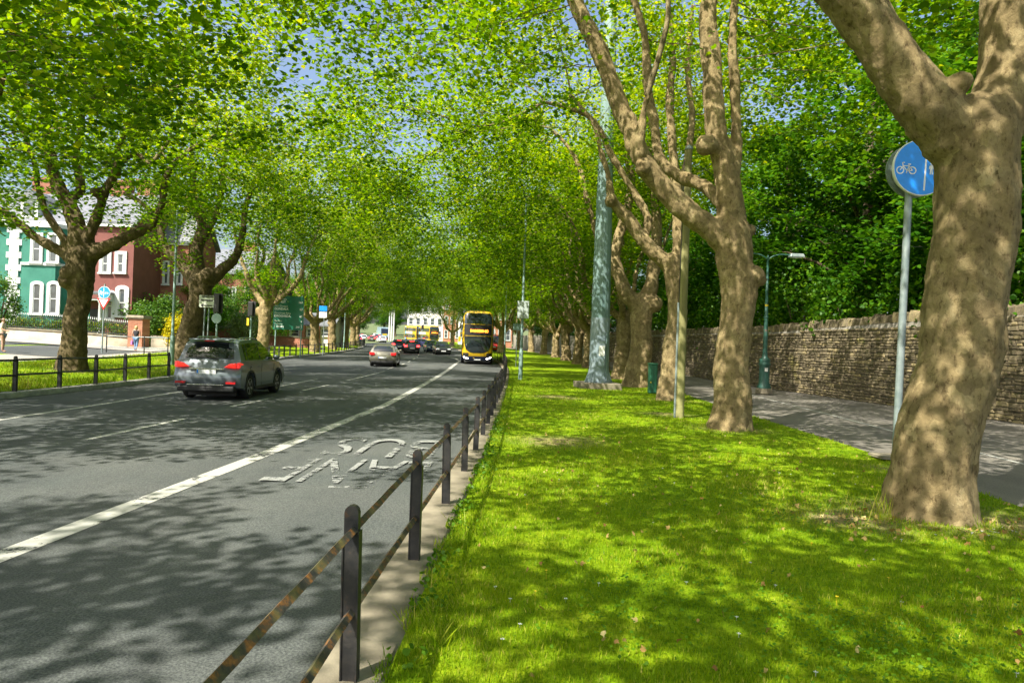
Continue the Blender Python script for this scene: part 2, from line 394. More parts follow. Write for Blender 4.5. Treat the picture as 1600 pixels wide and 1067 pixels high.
# ------------------------------------------------------------------ mesh builder
class MB:
    def __init__(s): s.v = []; s.f = []; s.sm = []
    def add(s, vs, fs, smooth=False):
        o = len(s.v); s.v += [tuple(map(float, p)) for p in vs]
        s.f += [tuple(i + o for i in f) for f in fs]; s.sm += [smooth] * len(fs); return s
    def box(s, c, d, rz=0, taper=1.0):
        cx, cy_, cz = c; x, y, z = d[0] / 2, d[1] / 2, d[2] / 2
        cs, sn = math.cos(rz), math.sin(rz); vs = []
        for k, t in ((-1, 1.0), (1, taper)):
            for i, j in ((-1, -1), (1, -1), (1, 1), (-1, 1)):
                X, Y = i * x * t, j * y * t
                vs.append((cx + X * cs - Y * sn, cy_ + X * sn + Y * cs, cz + k * z))
        return s.add(vs, [(3, 2, 1, 0), (4, 5, 6, 7), (0, 1, 5, 4), (1, 2, 6, 5), (2, 3, 7, 6), (3, 0, 4, 7)])
    def tube(s, pts, rad, n=8, cap=True, smooth=True, up=None, flat=1.0, a0=0.0):
        pts = [np.array(p, float) for p in pts]
        if np.isscalar(rad): rad = [rad] * len(pts)
        vs = []; fs = []; m = len(pts); u = None
        for i in range(m):
            t = pts[min(i + 1, m - 1)] - pts[max(i - 1, 0)]; t = t / (np.linalg.norm(t) + 1e-9)
            if u is None:
                a = np.array(up if up is not None else ((0, 0, 1) if abs(t[2]) < .9 else (1, 0, 0)), float)
                u = a - t * a.dot(t)
            else: u = u - t * u.dot(t)
            u = u / (np.linalg.norm(u) + 1e-9); w = np.cross(t, u)
            for k in range(n):
                a = 2 * math.pi * k / n + a0
                vs.append(pts[i] + rad[i] * (math.cos(a) * u + flat * math.sin(a) * w))
        for i in range(m - 1):
            for k in range(n):
                k2 = (k + 1) % n
                fs.append((i * n + k, i * n + k2, (i + 1) * n + k2, (i + 1) * n + k))
        s.add(vs, fs, smooth)
        if cap: s.add([vs[k] for k in range(n)][::-1] + [], [tuple(range(n))]); s.add([vs[(m - 1) * n + k] for k in range(n)], [tuple(range(n))])
        return s
    def lathe(s, prof, n=16, c=(0, 0, 0), smooth=True):
        vs = []; fs = []; m = len(prof)
        for r, z in prof:
            for k in range(n):
                a = 2 * math.pi * k / n; vs.append((c[0] + r * math.cos(a), c[1] + r * math.sin(a), c[2] + z))
        for i in range(m - 1):
            for k in range(n):
                k2 = (k + 1) % n; fs.append((i * n + k, i * n + k2, (i + 1) * n + k2, (i + 1) * n + k))
        s.add(vs, fs, smooth)
        s.add(vs[:n][::-1], [tuple(range(n))]); s.add(vs[-n:], [tuple(range(n))])
        return s
    def prism(s, poly, o, ex, ey, n, depth):
        """flat polygon poly (2D) in the plane o + a ex + b ey, extruded by depth along n"""
        o, ex, ey, n = [np.array(a, float) for a in (o, ex, ey, n)]
        k = len(poly)
        A = [o + a * ex + b * ey for a, b in poly]; B = [p + n * depth for p in A]
        fs = [tuple(range(k, 2 * k)), tuple(range(k))[::-1]] + [(i, (i + 1) % k, (i + 1) % k + k, i + k) for i in range(k)]
        return s.add(A + B, fs)
    def ball(s, c, r, n=8, sq=(1, 1, 1), smooth=True):
        prof = [(r * max(.02, math.sin(math.pi * i / n)), -r * math.cos(math.pi * i / n)) for i in range(n + 1)]
        t = MB().lathe(prof, n + 4, (0, 0, 0), smooth)
        return s.add([(c[0] + x * sq[0], c[1] + y * sq[1], c[2] + z * sq[2]) for x, y, z in t.v], t.f, smooth)
    def mesh(s, name):
        me = bpy.data.meshes.new(name); me.from_pydata(s.v, [], s.f)
        me.polygons.foreach_set('use_smooth', s.sm); me.update(); return me
    def build(s, name, mat, parent=None, bevel=0, seg=2):
        o = link(name, s.mesh(name), mat, parent)
        if bevel:
            b = o.modifiers.new('bevel', 'BEVEL'); b.width = bevel; b.segments = seg; b.limit_method = 'ANGLE'; b.angle_limit = RAD(35)
        return o
def link(name, me, mat, parent=None):
    o = bpy.data.objects.new(name, me); COL.objects.link(o)
    if mat is not None and len(me.materials) == 0: me.materials.append(MATS[mat])
    if parent is not None: o.parent = parent
    return o
def tag(o, label=None, cat=None, group=None, kind=None):
    if label: o['label'] = label
    if cat: o['category'] = cat
    if group: o['group'] = group
    if kind: o['kind'] = kind
    return o
def thing(name, label, cat, loc=(0, 0, 0), rz=0, group=None):
    o = bpy.data.objects.new(name, None); COL.objects.link(o)
    o.empty_display_size = .2
    o.location = tuple(map(float, loc)); o.rotation_euler = (0, 0, rz)
    return tag(o, label, cat, group)
def kids(o): return [c for c in bpy.data.objects if c.parent == o]
def copy_tree(o, parent=None, label=None):
    c = o.copy(); COL.objects.link(c); c.parent = parent
    if label: c['label'] = label
    for ch in kids(o): copy_tree(ch, c)
    return c
def np_mesh(name, V, faces_flat, loop_tot, mat, parent=None, attrs=None, smooth=False):
    """fast mesh from numpy: V (n,3), faces_flat concatenated indices, loop_tot per face"""
    me = bpy.data.meshes.new(name)
    me.vertices.add(len(V)); me.vertices.foreach_set('co', np.asarray(V, np.float32).ravel())
    me.loops.add(len(faces_flat)); me.loops.foreach_set('vertex_index', np.asarray(faces_flat, np.int32))
    lt = np.asarray(loop_tot, np.int32); ls = np.concatenate([[0], np.cumsum(lt)[:-1]]).astype(np.int32)
    me.polygons.add(len(lt)); me.polygons.foreach_set('loop_start', ls); me.polygons.foreach_set('loop_total', lt)
    if smooth: me.polygons.foreach_set('use_smooth', np.ones(len(lt), bool))
    for k, a in (attrs or {}).items():
        at_ = me.attributes.new(k, 'FLOAT', 'POINT'); at_.data.foreach_set('value', np.asarray(a, np.float32))
    me.update(calc_edges=True)
    return link(name, me, mat, parent)
def text_mesh(txt, size, mat, name, parent, loc, rot, sx=1.0, sy=1.0, ext=.002, align='LEFT', bold=0):
    cu = bpy.data.curves.new(name, 'FONT'); cu.body = txt; cu.size = size; cu.extrude = ext; cu.align_x = align; cu.offset = bold
    cu.resolution_u = 3
    t = bpy.data.objects.new(name, cu)
    me = bpy.data.meshes.new_from_object(t)
    bpy.data.objects.remove(t)
    me.name = name; me.materials.clear()
    o = link(name, me, mat, parent); o.location = loc; o.rotation_euler = rot; o.scale = (sx, sy, 1)
    return o
# ================================================================== the setting
def groundr(px, py):
    d = ray(px, py); Y = 2.0
    while Y < 400:
        p = CP + d * Y
        if p[2] <= road_z(Y): return p
        Y += .02 + Y * .001
    return CP + d * 400
def strip(name, x0, x1, ys, nc, zf, mat, kind='structure', lift=0, parent=None, bare=None, wob=0):
    ys = np.asarray(ys, float); rows = []
    for y in ys:
        a, b = float(x0(y)), float(x1(y)); xs = np.linspace(a, b, nc + 1)
        z = np.array([float(zf(x, y)) for x in xs]) + lift
        if wob:
            z += np.array([wob * mnoise.noise((x * .7, y * .7, 1.3)) + wob * .5 * mnoise.noise((x * 2.3, y * 2.3, 5)) for x in xs]) * (np.minimum(1, np.minimum(xs - a, b - xs) / .3))
        rows.append(np.stack([xs, np.full(nc + 1, y), z], 1))
    V = np.concatenate(rows); n = nc + 1; q = []
    for i in range(len(ys) - 1):
        for j in range(nc): q += [i * n + j, i * n + j + 1, (i + 1) * n + j + 1, (i + 1) * n + j]
    at_ = {'bare': bare(V)} if bare else None
    o = np_mesh(name, V, q, [4] * (len(q) // 4), mat, parent, at_, smooth=True)
    if parent is None: tag(o, kind=kind)
    return o
YS = np.concatenate([np.arange(-40, 0, 4), np.arange(0, 60, 1.0), np.arange(60, 140, 2.5), np.arange(140, 301, 8)])
# base terrain sheet under everything, out to the horizon
gx = np.concatenate([[-3000, -1200, -500, -250], np.arange(-140, 101, 10), [200, 500, 1200, 3000]])
gy = np.concatenate([[-1500, -400, -120], np.arange(-60, 301, 8), [340, 420, 600, 1200, 3500]])
V = []; q = []
for y in gy:
    for x in gx:
        V.append((x, y, float(road_z(y)) - .35 + (float(left_rise(min(80, max(0, -x - 20)))) * .7 if x < -20 else 0)))
n = len(gx)
for i in range(len(gy) - 1):
    for j in range(n - 1): q += [i * n + j, i * n + j + 1, (i + 1) * n + j + 1, (i + 1) * n + j]
tag(np_mesh('ground', np.array(V), q, [4] * (len(q) // 4), 'far_ground', smooth=True), kind='structure')

road = strip('road', kerb_l, kerb_r, YS, 8, lambda x, y: road_z(y), 'asphalt')
# ---- paint on the road
def ribbon(name, pts, w, mat, lift=.004, parent=road, zf=None):
    pts = [np.array(p, float)[:2] for p in pts]
    P = [pts[0]]
    for a, b in zip(pts[:-1], pts[1:]):
        k = max(1, int(np.linalg.norm(b - a) / 1.0)); P += [a + (b - a) * i / k for i in range(1, k + 1)]
    V = []; q = []
    ww = w if not np.isscalar(w) else [w] * len(P)
    for i, p in enumerate(P):
        t = P[min(i + 1, len(P) - 1)] - P[max(i - 1, 0)]; t /= np.linalg.norm(t); nn = np.array([-t[1], t[0]])
        for s in (-.5, .5):
            e = p + nn * w * s * (1 + .06 * mnoise.noise((p[0] * 5, p[1] * 5, s)))
            z = float(road_z(e[1])) if zf is None else float(zf(e[0], e[1]))
            V.append((e[0], e[1], z + lift))
    for i in range(len(P) - 1): q += [2 * i, 2 * i + 2, 2 * i + 3, 2 * i + 1]
    return np_mesh(name, np.array(V), q, [4] * (len(P) - 1), mat, parent)
def pxline(l): return [groundr(*p) for p in l]
bl = pxline([(-160, 932), (0, 870), (200, 793), (400, 715), (500, 674), (600, 634), (660, 602), (700, 578), (714, 567)])
end = bl[-1]
bl += [np.array((end[0] - .15, end[1] + 5, 0)), np.array((end[0] - .9, end[1] + 10, 0)), np.array((end[0] - 2.2, end[1] + 15, 0))]
ribbon('bus_lane_line', bl, .24, 'line_paint')
ribbon('lane_line', pxline([(-200, 688), (0, 656), (150, 633), (282, 612)]), .14, 'line_paint')
for a, b in (((135, 687), (290, 654)), ((362, 635), (428, 621)), ((473, 610), (513, 601.5)), ((542, 594.5), (601, 580))):
    ribbon('lane_dash', pxline([a, b]), .12, 'line_paint')
for a, b in (((440, 603), (496, 592)),):
    ribbon('lane_dash', pxline([a, b]), .12, 'line_paint')
cx_ = smooth([(40, -7.7), (50, -8.0), (60, -8.7), (70, -9.6), (80, -10.9), (100, -14.5), (130, -20), (165, -27.5)])
for y in np.arange(43, 150, 6):
    ribbon('lane_dash', [(cx_(y), y), (cx_(y + 1.5), y + 1.5), (cx_(y + 3), y + 3)], .13, 'line_paint')
for y in np.arange(-12, 8, 6):
    ribbon('lane_dash', [(-6.9, y), (-6.9, y + 3)], .12, 'line_paint')
ribbon('edge_mark', pxline([(513, 761), (590, 761)]), .10, 'worn_paint')
# BUS LANE, to be read by oncoming drivers
def road_word(txt, name, l, r, ynear, yfar):
    cu = bpy.data.curves.new(name, 'FONT'); cu.body = txt; cu.size = 1; cu.offset = 0; cu.resolution_u = 4
    t = bpy.data.objects.new(name, cu); me = bpy.data.meshes.new_from_object(t); bpy.data.objects.remove(t)
    n = len(me.vertices); c = np.empty(n * 3, np.float32); me.vertices.foreach_get('co', c); c = c.reshape(-1, 3)
    mn, mx = c.min(0), c.max(0); u = (c - mn) / np.maximum(mx - mn, 1e-6)
    c[:, 0] = r - u[:, 0] * (r - l); c[:, 1] = yfar - u[:, 1] * (yfar - ynear); c[:, 2] = -.14 + .004
    me.vertices.foreach_set('co', c.ravel()); me.materials.clear(); me.update()
    return link(name, me, 'worn_paint', road)
road_word('BUS', 'bus_lettering', -2.92, -1.18, 10.35, 12.35)
road_word('LANE', 'lane_lettering', -3.05, -1.1, 8.35, 10.1)
# gully grates and a long tar joint
for (px, py) in ((650, 640),):
    p = groundr(px, py)
# ---- right: concrete edging with the railing, grass verge, tarmac path, wall
def edging(name, a, b, mat):
    """kerb with a face towards the road: a = road side x(y), b = inner x(y)"""
    V = []; q = []
    for y in YS:
        z = float(road_z(y)); w = .02 * mnoise.noise((0, y * .6, 3))
        bx_ = float(b(y)); ax = float(a(y)); s = np.sign(bx_ - ax)
        for x, zz in ((ax, z - .1), (ax, z + .125), (ax + s * .02, z + .14), (ax + s * .13, z + .142), (bx_, z + .14), (bx_, z - .1)): V.append((x, y, zz))
    for i in range(len(YS) - 1):
        for j in range(5): q += [i * 6 + j, i * 6 + j + 1, (i + 1) * 6 + j + 1, (i + 1) * 6 + j]
    tag(np_mesh(name, np.array(V), q, [4] * (len(q) // 4), mat), kind='structure')
edging('kerb_right', kerb_r, lambda y: fence_x(y) + .17, 'concrete')
edging('kerb_left', kerb_l, lambda y: kerb_l(y) - .32, 'kerb_stone')

TREE_R = [(4.33, 7.15), (4.85, 15.0), (5.55, 23.5), (5.75, 31.5), (6.1, 38.5), (6.1, 46), (6.05, 53), (5.75, 60), (5.5, 69), (5.1, 79), (4.2, 91), (3.0, 105), (1.2, 122), (-1.8, 142)]
TREE_R2 = [(-1.6, 92), (-6.0, 112), (-11.5, 132)]
TREE_L = [(-16.0, 25.0), (-16.3, 34.0), (-19.0, 52.0), (-19.1, 66.0), (-19.9, 76.0), (-21.5, 88.0), (-23.8, 102.0), (-26.5, 117.0), (-30.5, 132.0)]
BARE = [(*ground(870, 686, 0)[:2], .75), (*ground(870, 618, 0)[:2], .9), (*ground(1045, 645, 0)[:2], .6), (*ground(1390, 730, 0)[:2], .4)]
BARE += [(x, y, .75) for x, y in TREE_R] + [(4.2 + 1.1, 7.0, .6), (4.2 - .7, 6.9, .55)]
BARE += [(x, y, .8) for x, y in TREE_L]
def bare_at(V):
    b = np.zeros(len(V))
    for (x, y, r) in BARE:
        d = np.hypot(V[:, 0] - x, V[:, 1] - y) / r
        b = np.maximum(b, np.clip(1.45 - d, 0, 1))
    nz = np.array([mnoise.noise((p[0] * 2.1, p[1] * 2.1, 7)) for p in V])
    return np.clip(b * (0.75 + .7 * nz) , 0, .9)
YV = np.concatenate([np.arange(-20, 1, 2.0), np.arange(1.5, 45, .3), np.arange(45, 120, 2.0), np.arange(120, 240, 8)])
strip('verge_right', lambda y: fence_x(y) + .17, path_x, YV, 24, lambda x, y: road_z(y) + .14, 'grass_ground', bare=bare_at, wob=.035)
strip('path', path_x, lambda y: wall_x(y) + .2, YS[YS < 141], 6, lambda x, y: road_z(y) + .12, 'path_asphalt')
pathpts = [ground(px, py, 0) for px, py in ((1700, 752), (1600, 721), (1450, 684), (1300, 645), (1250, 633), (1190, 618), (1110, 600))]
pp = [np.array((p[0], p[1])) for p in pathpts]
pp = [np.array((7.4, 2.0)), np.array((7.7, 7.0))] + pp + [np.array((9.2, 45.0)), np.array((8.2, 62.0))]
pathobj = [o for o in bpy.data.objects if o.name == 'path'][0]
ribbon('path_line', pp, .09, 'line_paint', parent=pathobj, zf=lambda x, y: road_z(y) + .12)
# ground behind the wall
strip('wood_floor', lambda y: wall_x(y) + .6, lambda y: wall_x(y) + 60, np.arange(-20, 141, 6.0), 4, lambda x, y: road_z(y) + .3, 'far_ground')
# ---- left: verge, footway, side street, front gardens
YL = np.concatenate([np.arange(-20, 12, 3.0), np.arange(12, 60, .8), np.arange(60, 130, 2.5), np.arange(130, 300, 8)])
strip('verge_left', lambda y: kerb_l(y) - 6.2, lambda y: kerb_l(y) - .32, YL, 12, gz, 'grass_ground', bare=bare_at, wob=.05)
LEFTV = 1
strip('footway_left', lambda y: kerb_l(y) - 9.5, lambda y: kerb_l(y) - 6.2, YL, 5, gz, 'pavement')
def rect_sheet(name, x0, x1, y0, y1, mat, lift, nx=24, ny=8):
    return strip(name, lambda y: x0, lambda y: x1, np.linspace(y0, y1, ny + 1), nx, gz, mat, lift=lift)
strip('left_ground', lambda y: -75, lambda y: kerb_l(y) - 9.5, YL, 14, gz, 'grass_ground')
strip('side_street', lambda y: -70, lambda y: kerb_l(y) - 7.2, np.linspace(32, 42.5, 8), 20, gz, 'asphalt', lift=.012)
strip('side_pavement', lambda y: -70, lambda y: kerb_l(y) - 6.6, np.linspace(42.5, 46.6, 5), 20, gz, 'pavement', lift=.05)

# ================================================================== stone wall with upright coping
def wall_h(y): return float(np.interp(y, [0, 25, 34, 50, 80], [3.05, 3.02, 2.8, 2.75, 2.6]))
ys = np.arange(6, 140, .05); xs = wall_x(ys); arc = np.concatenate([[0], np.cumsum(np.hypot(np.diff(xs), np.diff(ys)))])
def on_wall(s):
    y = np.interp(s, arc, ys); x = float(wall_x(y)); t = np.array([float(wall_x(y + .2)) - float(wall_x(y - .2)), .4]); t /= np.linalg.norm(t)
    return x, float(y), t
wall = thing('stone_wall', 'long rubble stone boundary wall with upright coping beside the path', 'wall', (float(wall_x(19.5)), 19.5, 0))
wall_inv = Matrix.Translation((-float(wall_x(19.5)), -19.5, 0))
bk = MB(); prev = None; V = []; fq = []
for s in np.arange(0, arc[-1], 1.0):
    x, y, t = on_wall(s); nrm = np.array([-t[1], t[0]]); h = wall_h(y) + float(road_z(y)) + .14; z0 = float(road_z(y)) - .2
    for d_, z in ((-.03, z0), (-.03, h), (-.5, h), (-.5, z0)): V.append((x + nrm[0] * d_ - float(wall_x(19.5)), y + nrm[1] * d_ - 19.5, z))
k = len(V) // 4
for i in range(k - 1):
    for j in range(3): fq += [i * 4 + j, (i + 1) * 4 + j, (i + 1) * 4 + j + 1, i * 4 + j + 1]
np_mesh('wall_core', np.array(V), fq, [4] * (len(fq) // 4), 'mortar', wall)
def unit_stone(rg, cope=False):
    """stone in a unit box: x along the wall, y out of the wall (front at y=1), z up; a pillowed irregular front"""
    j = lambda a: rg.uniform(-a, a)
    b = [(-.5, -.5), (.5, -.5), (.5, .5), (-.5, .5)]
    back = [(x + j(.04), 0, z + j(.05)) for x, z in b]
    mid = [(x + j(.05), .62, z + j(.07)) for x, z in b]
    ins = .10 if not cope else .12
    fr = [(x * (1 - 2 * ins) + j(.06), 1 + j(.18), z * (1 - 2 * ins) + j(.08)) for x, z in b]
    fs = []
    for i in range(4):
        k2 = (i + 1) % 4; fs += [(i, k2, 4 + k2, 4 + i), (4 + i, 4 + k2, 8 + k2, 8 + i)]
    fs += [(8, 9, 10, 11)]
    return np.array(back + mid + fr), fs
rg = np.random.default_rng(3)
SHAPES = [unit_stone(rg) for _ in range(14)]
def upright(rg):
    j = lambda a: rg.uniform(-a, a)
    V = []
    for z, sc in ((0, 1), (.8, .96), (1, .8)):
        for x, y in ((-.5, -.5), (.5, -.5), (.5, .5), (-.5, .5)): V.append((x * sc + j(.05), y * sc + j(.05), z + (j(.06) if z else 0)))
    fs = [(8, 9, 10, 11)]
    for r in (0, 4):
        for i in range(4): fs.append((r + i, r + (i + 1) % 4, r + 4 + (i + 1) % 4, r + 4 + i))
    return np.array(V), fs
COPES = [upright(rg) for _ in range(10)]
stones = []; copes = []
S0 = float(np.interp(15.0, ys, arc)); S1 = float(np.interp(80, ys, arc))
z = -.02; 
while z < 3.0:
    ch = rg.uniform(.07, .17)
    s = S0 + rg.uniform(0, .3)
    while s < S1:
        L = rg.uniform(.12, .46) * (1.25 if ch > .16 else 1.0)
        x, y, t = on_wall(s + L / 2)
        if z + ch < wall_h(y) - .02: stones.append((s + L / 2, z + ch / 2 + rg.uniform(-.015, .015), L - .018, ch - .016, rg.integers(14), rg.uniform(), rg.uniform(.05, .085)))
        s += L
    z += ch
s = S0
while s < S1:
    L = rg.uniform(.16, .34); copes.append((s + L / 2, L - .012, rg.uniform(.27, .40), rg.integers(10), rg.uniform())); s += L
bx0 = float(wall_x(19.5))
def place(s):
    x, y, t = on_wall(s); nrm = np.array([-t[1], t[0]])
    return x, y, t, nrm
def vis(y): return y > 18.6
st_mesh = {}
def stone_me(kind, k, tint):
    tq = int(tint * 5.99); key = (kind, k, tq)
    if key not in st_mesh:
        Vv, fs = (SHAPES if kind == 's' else COPES)[k]
        me = bpy.data.meshes.new('stone'); me.from_pydata([tuple(p) for p in Vv], [], fs)
        a = me.attributes.new('tint', 'FLOAT', 'POINT'); a.data.foreach_set('value', np.full(len(Vv), (tq + .5) / 6, np.float32))
        me.materials.append(MATS['wall_stone']); st_mesh[key] = me
    return st_mesh[key]
near = sorted([k for k in stones if 19.0 < place(k[0])[1] < 60], key=lambda k: -k[2] * k[3] / place(k[0])[1] ** 2)[:300]
near_ids = {id(k) for k in near}
for k in near:
    x, y, t, nrm = place(k[0]); o = bpy.data.objects.new('stone', stone_me('s', k[4], k[5])); COL.objects.link(o); o.parent = wall
    o.location = (x - nrm[0] * .04 - bx0, y - nrm[1] * .04 - 19.5, k[1] + float(road_z(y)) + .14)
    o.rotation_euler = (0, 0, math.atan2(t[1], t[0])); o.scale = (k[2], k[6], k[3])
def joined(items, kind, name):
    VV = []; FF = []; LT = []; TT = []; o_ = 0
    for k in items:
        x, y, t, nrm = place(k[0])
        if kind == 's': Vv, fs = SHAPES[k[4]]; sc = (k[2], k[6], k[3]); z = k[1]; off = .04; tint = k[5]
        else: Vv, fs = COPES[k[3]]; sc = (k[1], .5, k[2]); z = wall_h(y) + .0; off = .27; tint = k[4]
        P = Vv * np.array(sc)
        w = np.empty_like(P); w[:, 0] = x - nrm[0] * off - bx0 + P[:, 0] * t[0] + P[:, 1] * nrm[0]; w[:, 1] = y - nrm[1] * off - 19.5 + P[:, 0] * t[1] + P[:, 1] * nrm[1]
        w[:, 2] = z + float(road_z(y)) + .14 + P[:, 2]
        VV.append(w); TT.append(np.full(len(w), tint))
        for f in fs: FF += [i + o_ for i in f]; LT.append(len(f))
        o_ += len(w)
    o = np_mesh(name, np.concatenate(VV), FF, LT, 'wall_stone', wall, {'tint': np.concatenate(TT)})
    o['kind'] = 'stuff'
joined([k for k in stones if id(k) not in near_ids], 's', 'small_stones')
cnear = [k for k in copes if 18.8 < place(k[0])[1] < 46][:140]; cids = {id(k) for k in cnear}
for k in cnear:
    x, y, t, nrm = place(k[0]); o = bpy.data.objects.new('coping_stone', stone_me('c', k[3], k[4])); COL.objects.link(o); o.parent = wall
    o.location = (x - nrm[0] * .27 - bx0, y - nrm[1] * .27 - 19.5, wall_h(y) + float(road_z(y)) + .14)
    o.rotation_euler = (0, 0, math.atan2(t[1], t[0])); o.scale = (k[1], .5, k[2])
joined([k for k in copes if id(k) not in cids], 'c', 'far_coping')
# ================================================================== trees
def resample(pts, rad, step):
    P = [np.array(p, float) for p in pts]; out = [P[0]]; R = [rad[0]]
    # Catmull-Rom through the points
    for i in range(len(P) - 1):
        p0 = P[max(i - 1, 0)]; p1 = P[i]; p2 = P[i + 1]; p3 = P[min(i + 2, len(P) - 1)]
        k = max(1, int(round(np.linalg.norm(p2 - p1) / step)))
        for j in range(1, k + 1):
            t = j / k
            out.append(.5 * ((2 * p1) + (p2 - p0) * t + (2 * p0 - 5 * p1 + 4 * p2 - p3) * t * t + (3 * p1 - p0 - 3 * p2 + p3) * t ** 3))
            R.append(rad[i] + (rad[i + 1] - rad[i]) * t)
    return out, R
def colonize(pos, par, att, D, di, dk, iters, rg, up=.08, jit=.18):
    pos = [np.array(p, float) for p in pos]; par = list(par)
    A = np.array(att, float); P = np.array(pos)
    dist = np.full(len(A), 1e9); near = np.zeros(len(A), int)
    for s in range(0, len(P), 400):
        d = np.linalg.norm(A[:, None] - P[None, s:s + 400], axis=2); m = d.argmin(1); dm = d[np.arange(len(A)), m]
        b = dm < dist; dist[b] = dm[b]; near[b] = m[b] + s
    grown = {}
    for it in range(iters):
        act = dist < di
        if not act.any(): break
        idx = near[act]; vec = A[act] - np.array(pos)[idx]; vec /= (np.linalg.norm(vec, axis=1, keepdims=True) + 1e-9)
        uq, inv = np.unique(idx, return_inverse=True)
        sm = np.zeros((len(uq), 3)); np.add.at(sm, inv, vec)
        sm += rg.normal(0, jit, sm.shape); sm[:, 2] += up
        sm /= (np.linalg.norm(sm, axis=1, keepdims=True) + 1e-9)
        newp = []; n0 = len(pos)
        for u, d in zip(uq, sm):
            g = grown.get(u, 0)
            if g > 3: continue
            grown[u] = g + 1
            p = pos[u] + d * D
            newp.append(p); pos.append(p); par.append(int(u))
        if not newp: break
        N = np.array(newp)
        for s in range(0, len(N), 300):
            d = np.linalg.norm(A[:, None] - N[None, s:s + 300], axis=2); m = d.argmin(1); dm = d[np.arange(len(A)), m]
            b = dm < dist; dist[b] = dm[b]; near[b] = m[b] + n0 + s
        keep = dist > dk
        # attractors whose nearest node is worn out are dropped
        keep &= np.array([grown.get(k, 0) <= 3 for k in near])
        A = A[keep]; dist = dist[keep]; near = near[keep]
        if len(A) == 0: break
    return np.array(pos), par
LEAF_LOBED = np.array([(0, 0), (.30, .04), (.24, .22), (.52, .40), (.27, .55), (.22, .72), (0, 1.0), (-.22, .72), (-.27, .55), (-.52, .40), (-.24, .22), (-.30, .04)], float)
LEAF_MID = np.array([(0, 0), (.34, .12), (.46, .46), (.16, .62), (0, 1.0), (-.16, .62), (-.46, .46), (-.34, .12)], float)
LEAF_SIMPLE = np.array([(0, 0), (.40, .30), (.30, .66), (0, 1.0), (-.30, .66), (-.40, .30)], float)
def leaves(name, C, size, shape, mat, parent, rg, flat=.75, bias=None):
    """many leaf blades: C (n,3) centres"""
    n = len(C); k = len(shape)
    th = rg.uniform(0, 2 * math.pi, n); tilt = rg.normal(0, 1, (n, 2)) * (1 - flat) * 1.6 + rg.normal(0, .25, (n, 2))
    nz = np.stack([tilt[:, 0], tilt[:, 1], np.ones(n)], 1); nz /= np.linalg.norm(nz, axis=1, keepdims=True)
    a = np.stack([np.cos(th), np.sin(th), np.zeros(n)], 1); a -= nz * (a * nz).sum(1, keepdims=True); a /= np.linalg.norm(a, axis=1, keepdims=True)
    b = np.cross(nz, a)
    s = size * rg.uniform(.65, 1.25, n)
    V = C[:, None, :] + (shape[None, :, 0:1] * b[:, None, :] + (shape[None, :, 1:2] - .4) * a[:, None, :]) * s[:, None, None]
    fold = np.abs(shape[:, 0])[None, :, None] * nz[:, None, :] * (s * rg.uniform(-.35, .35, n))[:, None, None]
    droop = -((shape[:, 1] - .4) ** 2)[None, :, None] * nz[:, None, :] * (s * rg.uniform(0, .5, n))[:, None, None]
    V = (V + fold + droop).reshape(-1, 3)
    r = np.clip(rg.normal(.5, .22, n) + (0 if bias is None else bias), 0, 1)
    return np_mesh(name, V, np.arange(n * k), np.full(n, k), mat, parent, {'rnd': np.repeat(r, k)})
def tube_np(pts, rads, n, V, Fc, base):
    pts = np.array(pts); m = len(pts); T = np.gradient(pts, axis=0); T /= (np.linalg.norm(T, axis=1, keepdims=True) + 1e-9)
    u = np.cross(T[0], (0.31, .77, .55)); u /= np.linalg.norm(u) + 1e-9
    ang = np.arange(n) * 2 * math.pi / n
    for i in range(m):
        u = u - T[i] * u.dot(T[i]); u /= np.linalg.norm(u) + 1e-9; w = np.cross(T[i], u)
        V.append(pts[i] + rads[i] * (np.cos(ang)[:, None] * u + np.sin(ang)[:, None] * w))
    for i in range(m - 1):
        for k in range(n):
            k2 = (k + 1) % n; Fc += [base + i * n + k, base + i * n + k2, base + (i + 1) * n + k2, base + (i + 1) * n + k]
    return base + m * n
